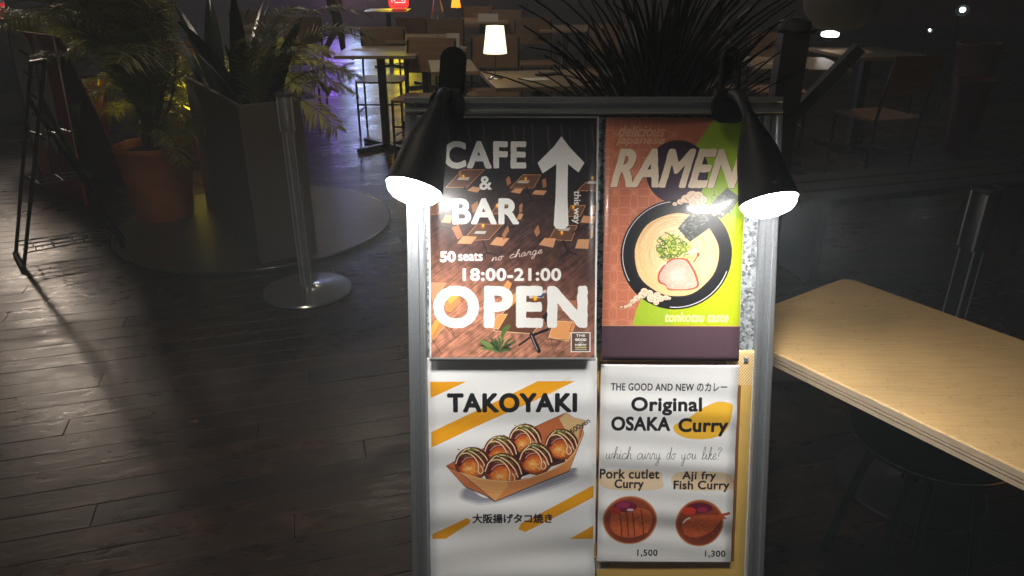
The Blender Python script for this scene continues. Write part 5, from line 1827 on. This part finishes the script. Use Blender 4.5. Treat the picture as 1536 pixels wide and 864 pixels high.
# ================================================================== people
def person(loc, rz, label, joints, bones, pants_z):
    t = thing('person', label, 'person', loc, rz)
    names = list(joints)
    me = bpy.data.meshes.new('body')
    me.from_pydata([joints[k][0] for k in names], [(names.index(a), names.index(b)) for a, b in bones], [])
    o = bpy.data.objects.new('body', me); COL.objects.link(o)
    md = o.modifiers.new('skin', 'SKIN')
    sv = me.skin_vertices[0].data
    for k, nm in enumerate(names):
        r = joints[nm][1]; sv[k].radius = r if isinstance(r, tuple) else (r, r)
        sv[k].use_root = nm == 'pelvis'
    s2 = o.modifiers.new('sub', 'SUBSURF'); s2.levels = 2; s2.render_levels = 2
    dg = bpy.context.evaluated_depsgraph_get()
    me2 = bpy.data.meshes.new_from_object(o.evaluated_get(dg))
    bpy.data.objects.remove(o)
    me2.materials.clear()
    for q in (M['cloth'], M['skin'], M['hair']): me2.materials.append(q)
    hd, nk = Vector(joints['head'][0]), Vector(joints['neck'][0])
    hands = [Vector(joints[k][0]) for k in joints if k.startswith('hand') or k.startswith('finger') or k.startswith('thumb')]
    for p in me2.polygons:
        c = p.center; p.use_smooth = True
        p.material_index = 1 if c.z > nk.z - .01 or any((c - h).length < .05 for h in hands) else 0
    b = bpy.data.objects.new('body', me2); COL.objects.link(b); b.parent = t
    m = MB(Matrix.Translation(hd + Vector((-.012, 0, .02))) @ Matrix.Diagonal((1.08, .98, 1.05, 1)))
    m.lathe([(.088, -.02), (.096, .03), (.085, .075), (.05, .108), (.005, .12)], 20); m.build('hair', M['hair'], t, smooth=True)
    m = MB(); m.lathe([(.014, 0), (.004, .02)], 8, hd + Vector((.088, 0, -.012)), (1, 0, -.3)); m.build('nose', M['skin'], t, smooth=True)
    for s in (-1, 1):
        m = MB(); m.lathe([(.008, 0), (.006, .003)], 8, hd + Vector((.084, s * .032, .012)), (1, 0, 0)); m.build('eye', M['hair'], t)
        m = MB(); m.lathe([(.022, 0), (.018, .01)], 8, hd + Vector((-.005, s * .082, 0)), (0, s, 0)); m.build('ear', M['skin'], t)
    m = MB(); m.box(hd + Vector((.086, 0, -.055)), (.006, .04, .007)); m.build('mouth', M['maroon'], t)
    return t


J = {'pelvis': ((0, 0, .93), (.13, .15)), 'waist': ((.01, 0, 1.08), (.11, .14)), 'chest': ((.02, 0, 1.30), (.12, .17)), 'neck': ((.03, 0, 1.47), .05), 'head': ((.06, 0, 1.60), (.095, .08)), 'crown': ((.06, 0, 1.67), (.07, .065))}
B = [('pelvis', 'waist'), ('waist', 'chest'), ('chest', 'neck'), ('neck', 'head'), ('head', 'crown')]
for s, nm, kx, ax_, tx in ((-1, 'r', .10, .12, .28), (1, 'l', .02, -.22, -.10)):
    J['hip' + nm] = ((0, s * .09, .86), .088); J['knee' + nm] = ((kx, s * .085, .49), .060); J['ankle' + nm] = ((ax_, s * .08, .09), .040); J['toe' + nm] = ((tx, s * .085, .035), .030)
    B += [('pelvis', 'hip' + nm), ('hip' + nm, 'knee' + nm), ('knee' + nm, 'ankle' + nm), ('ankle' + nm, 'toe' + nm)]
    J['sh' + nm] = ((.02, s * .18, 1.38), .055); J['elbow' + nm] = ((-s * .06, s * .22, 1.12), .040); J['wrist' + nm] = ((-s * .02 + .08, s * .21, .90), .026); J['hand' + nm] = ((-s * .02 + .10, s * .205, .83), .024)
    B += [('chest', 'sh' + nm), ('sh' + nm, 'elbow' + nm), ('elbow' + nm, 'wrist' + nm), ('wrist' + nm, 'hand' + nm)]
    for q, (dx, ln) in enumerate(((-.027, .05), (-.009, .065), (.009, .07), (.027, .062))):
        J['finger%s%d' % (nm, q)] = ((-s * .02 + .10 + dx, s * .2, .83 - ln), .008); B.append(('hand' + nm, 'finger%s%d' % (nm, q)))
    J['thumb' + nm] = ((-s * .02 + .135, s * .185, .85), .009); B.append(('wrist' + nm, 'thumb' + nm))
person((-2.62, 11.55, 0), 0, 'person in dark trousers walking right across the cafe floor', J, B, .9)

# a few dry leaves that have dropped on the boards
for (x, y, a, lab) in ((-.80, 3.32, 20, 'small dry leaf on the boards right of the queue post base'), (-1.62, 3.10, 100, 'small dry leaf on the boards left of the queue post base'), (-1.05, 2.05, 200, 'small dry leaf alone on the open boards in front'), (-2.35, 3.86, 310, 'small dry leaf by the edge of the round platform')):
    m = MB()
    m.add([(-.022, 0, .004), (-.005, .011, .002), (.016, .006, .006), (.026, 0, .010), (.014, -.008, .003), (-.006, -.010, .005), (0, 0, .0015)], [(0, 5, 6), (5, 4, 6), (4, 3, 6), (3, 2, 6), (2, 1, 6), (1, 0, 6)])
    o = m.build('fallen_leaf', M['dry']); tag(o, lab, 'leaf', 'fallen leaves'); o.location = (x, y, .001); o.rotation_euler = (0, 0, R(a))

# ================================================================== even haze added over the whole scene to imitate lens glow
hz = MB()
hz.box((0, 8, 1.1), (28, 30, 4.4))
hm = bpy.data.materials.new('lens_glow_haze'); hm.use_nodes = True
nt = hm.node_tree
nt.nodes.remove(nt.nodes['Principled BSDF'])
pv = nt.nodes.new('ShaderNodeVolumePrincipled')
pv.inputs['Color'].default_value = (.80, .91, 1.0, 1)
pv.inputs['Density'].default_value = HAZE
pv.inputs['Anisotropy'].default_value = 0.0
nt.links.new(pv.outputs['Volume'], nt.nodes['Material Output'].inputs['Volume'])
hz.build('haze', hm, kind='stuff')
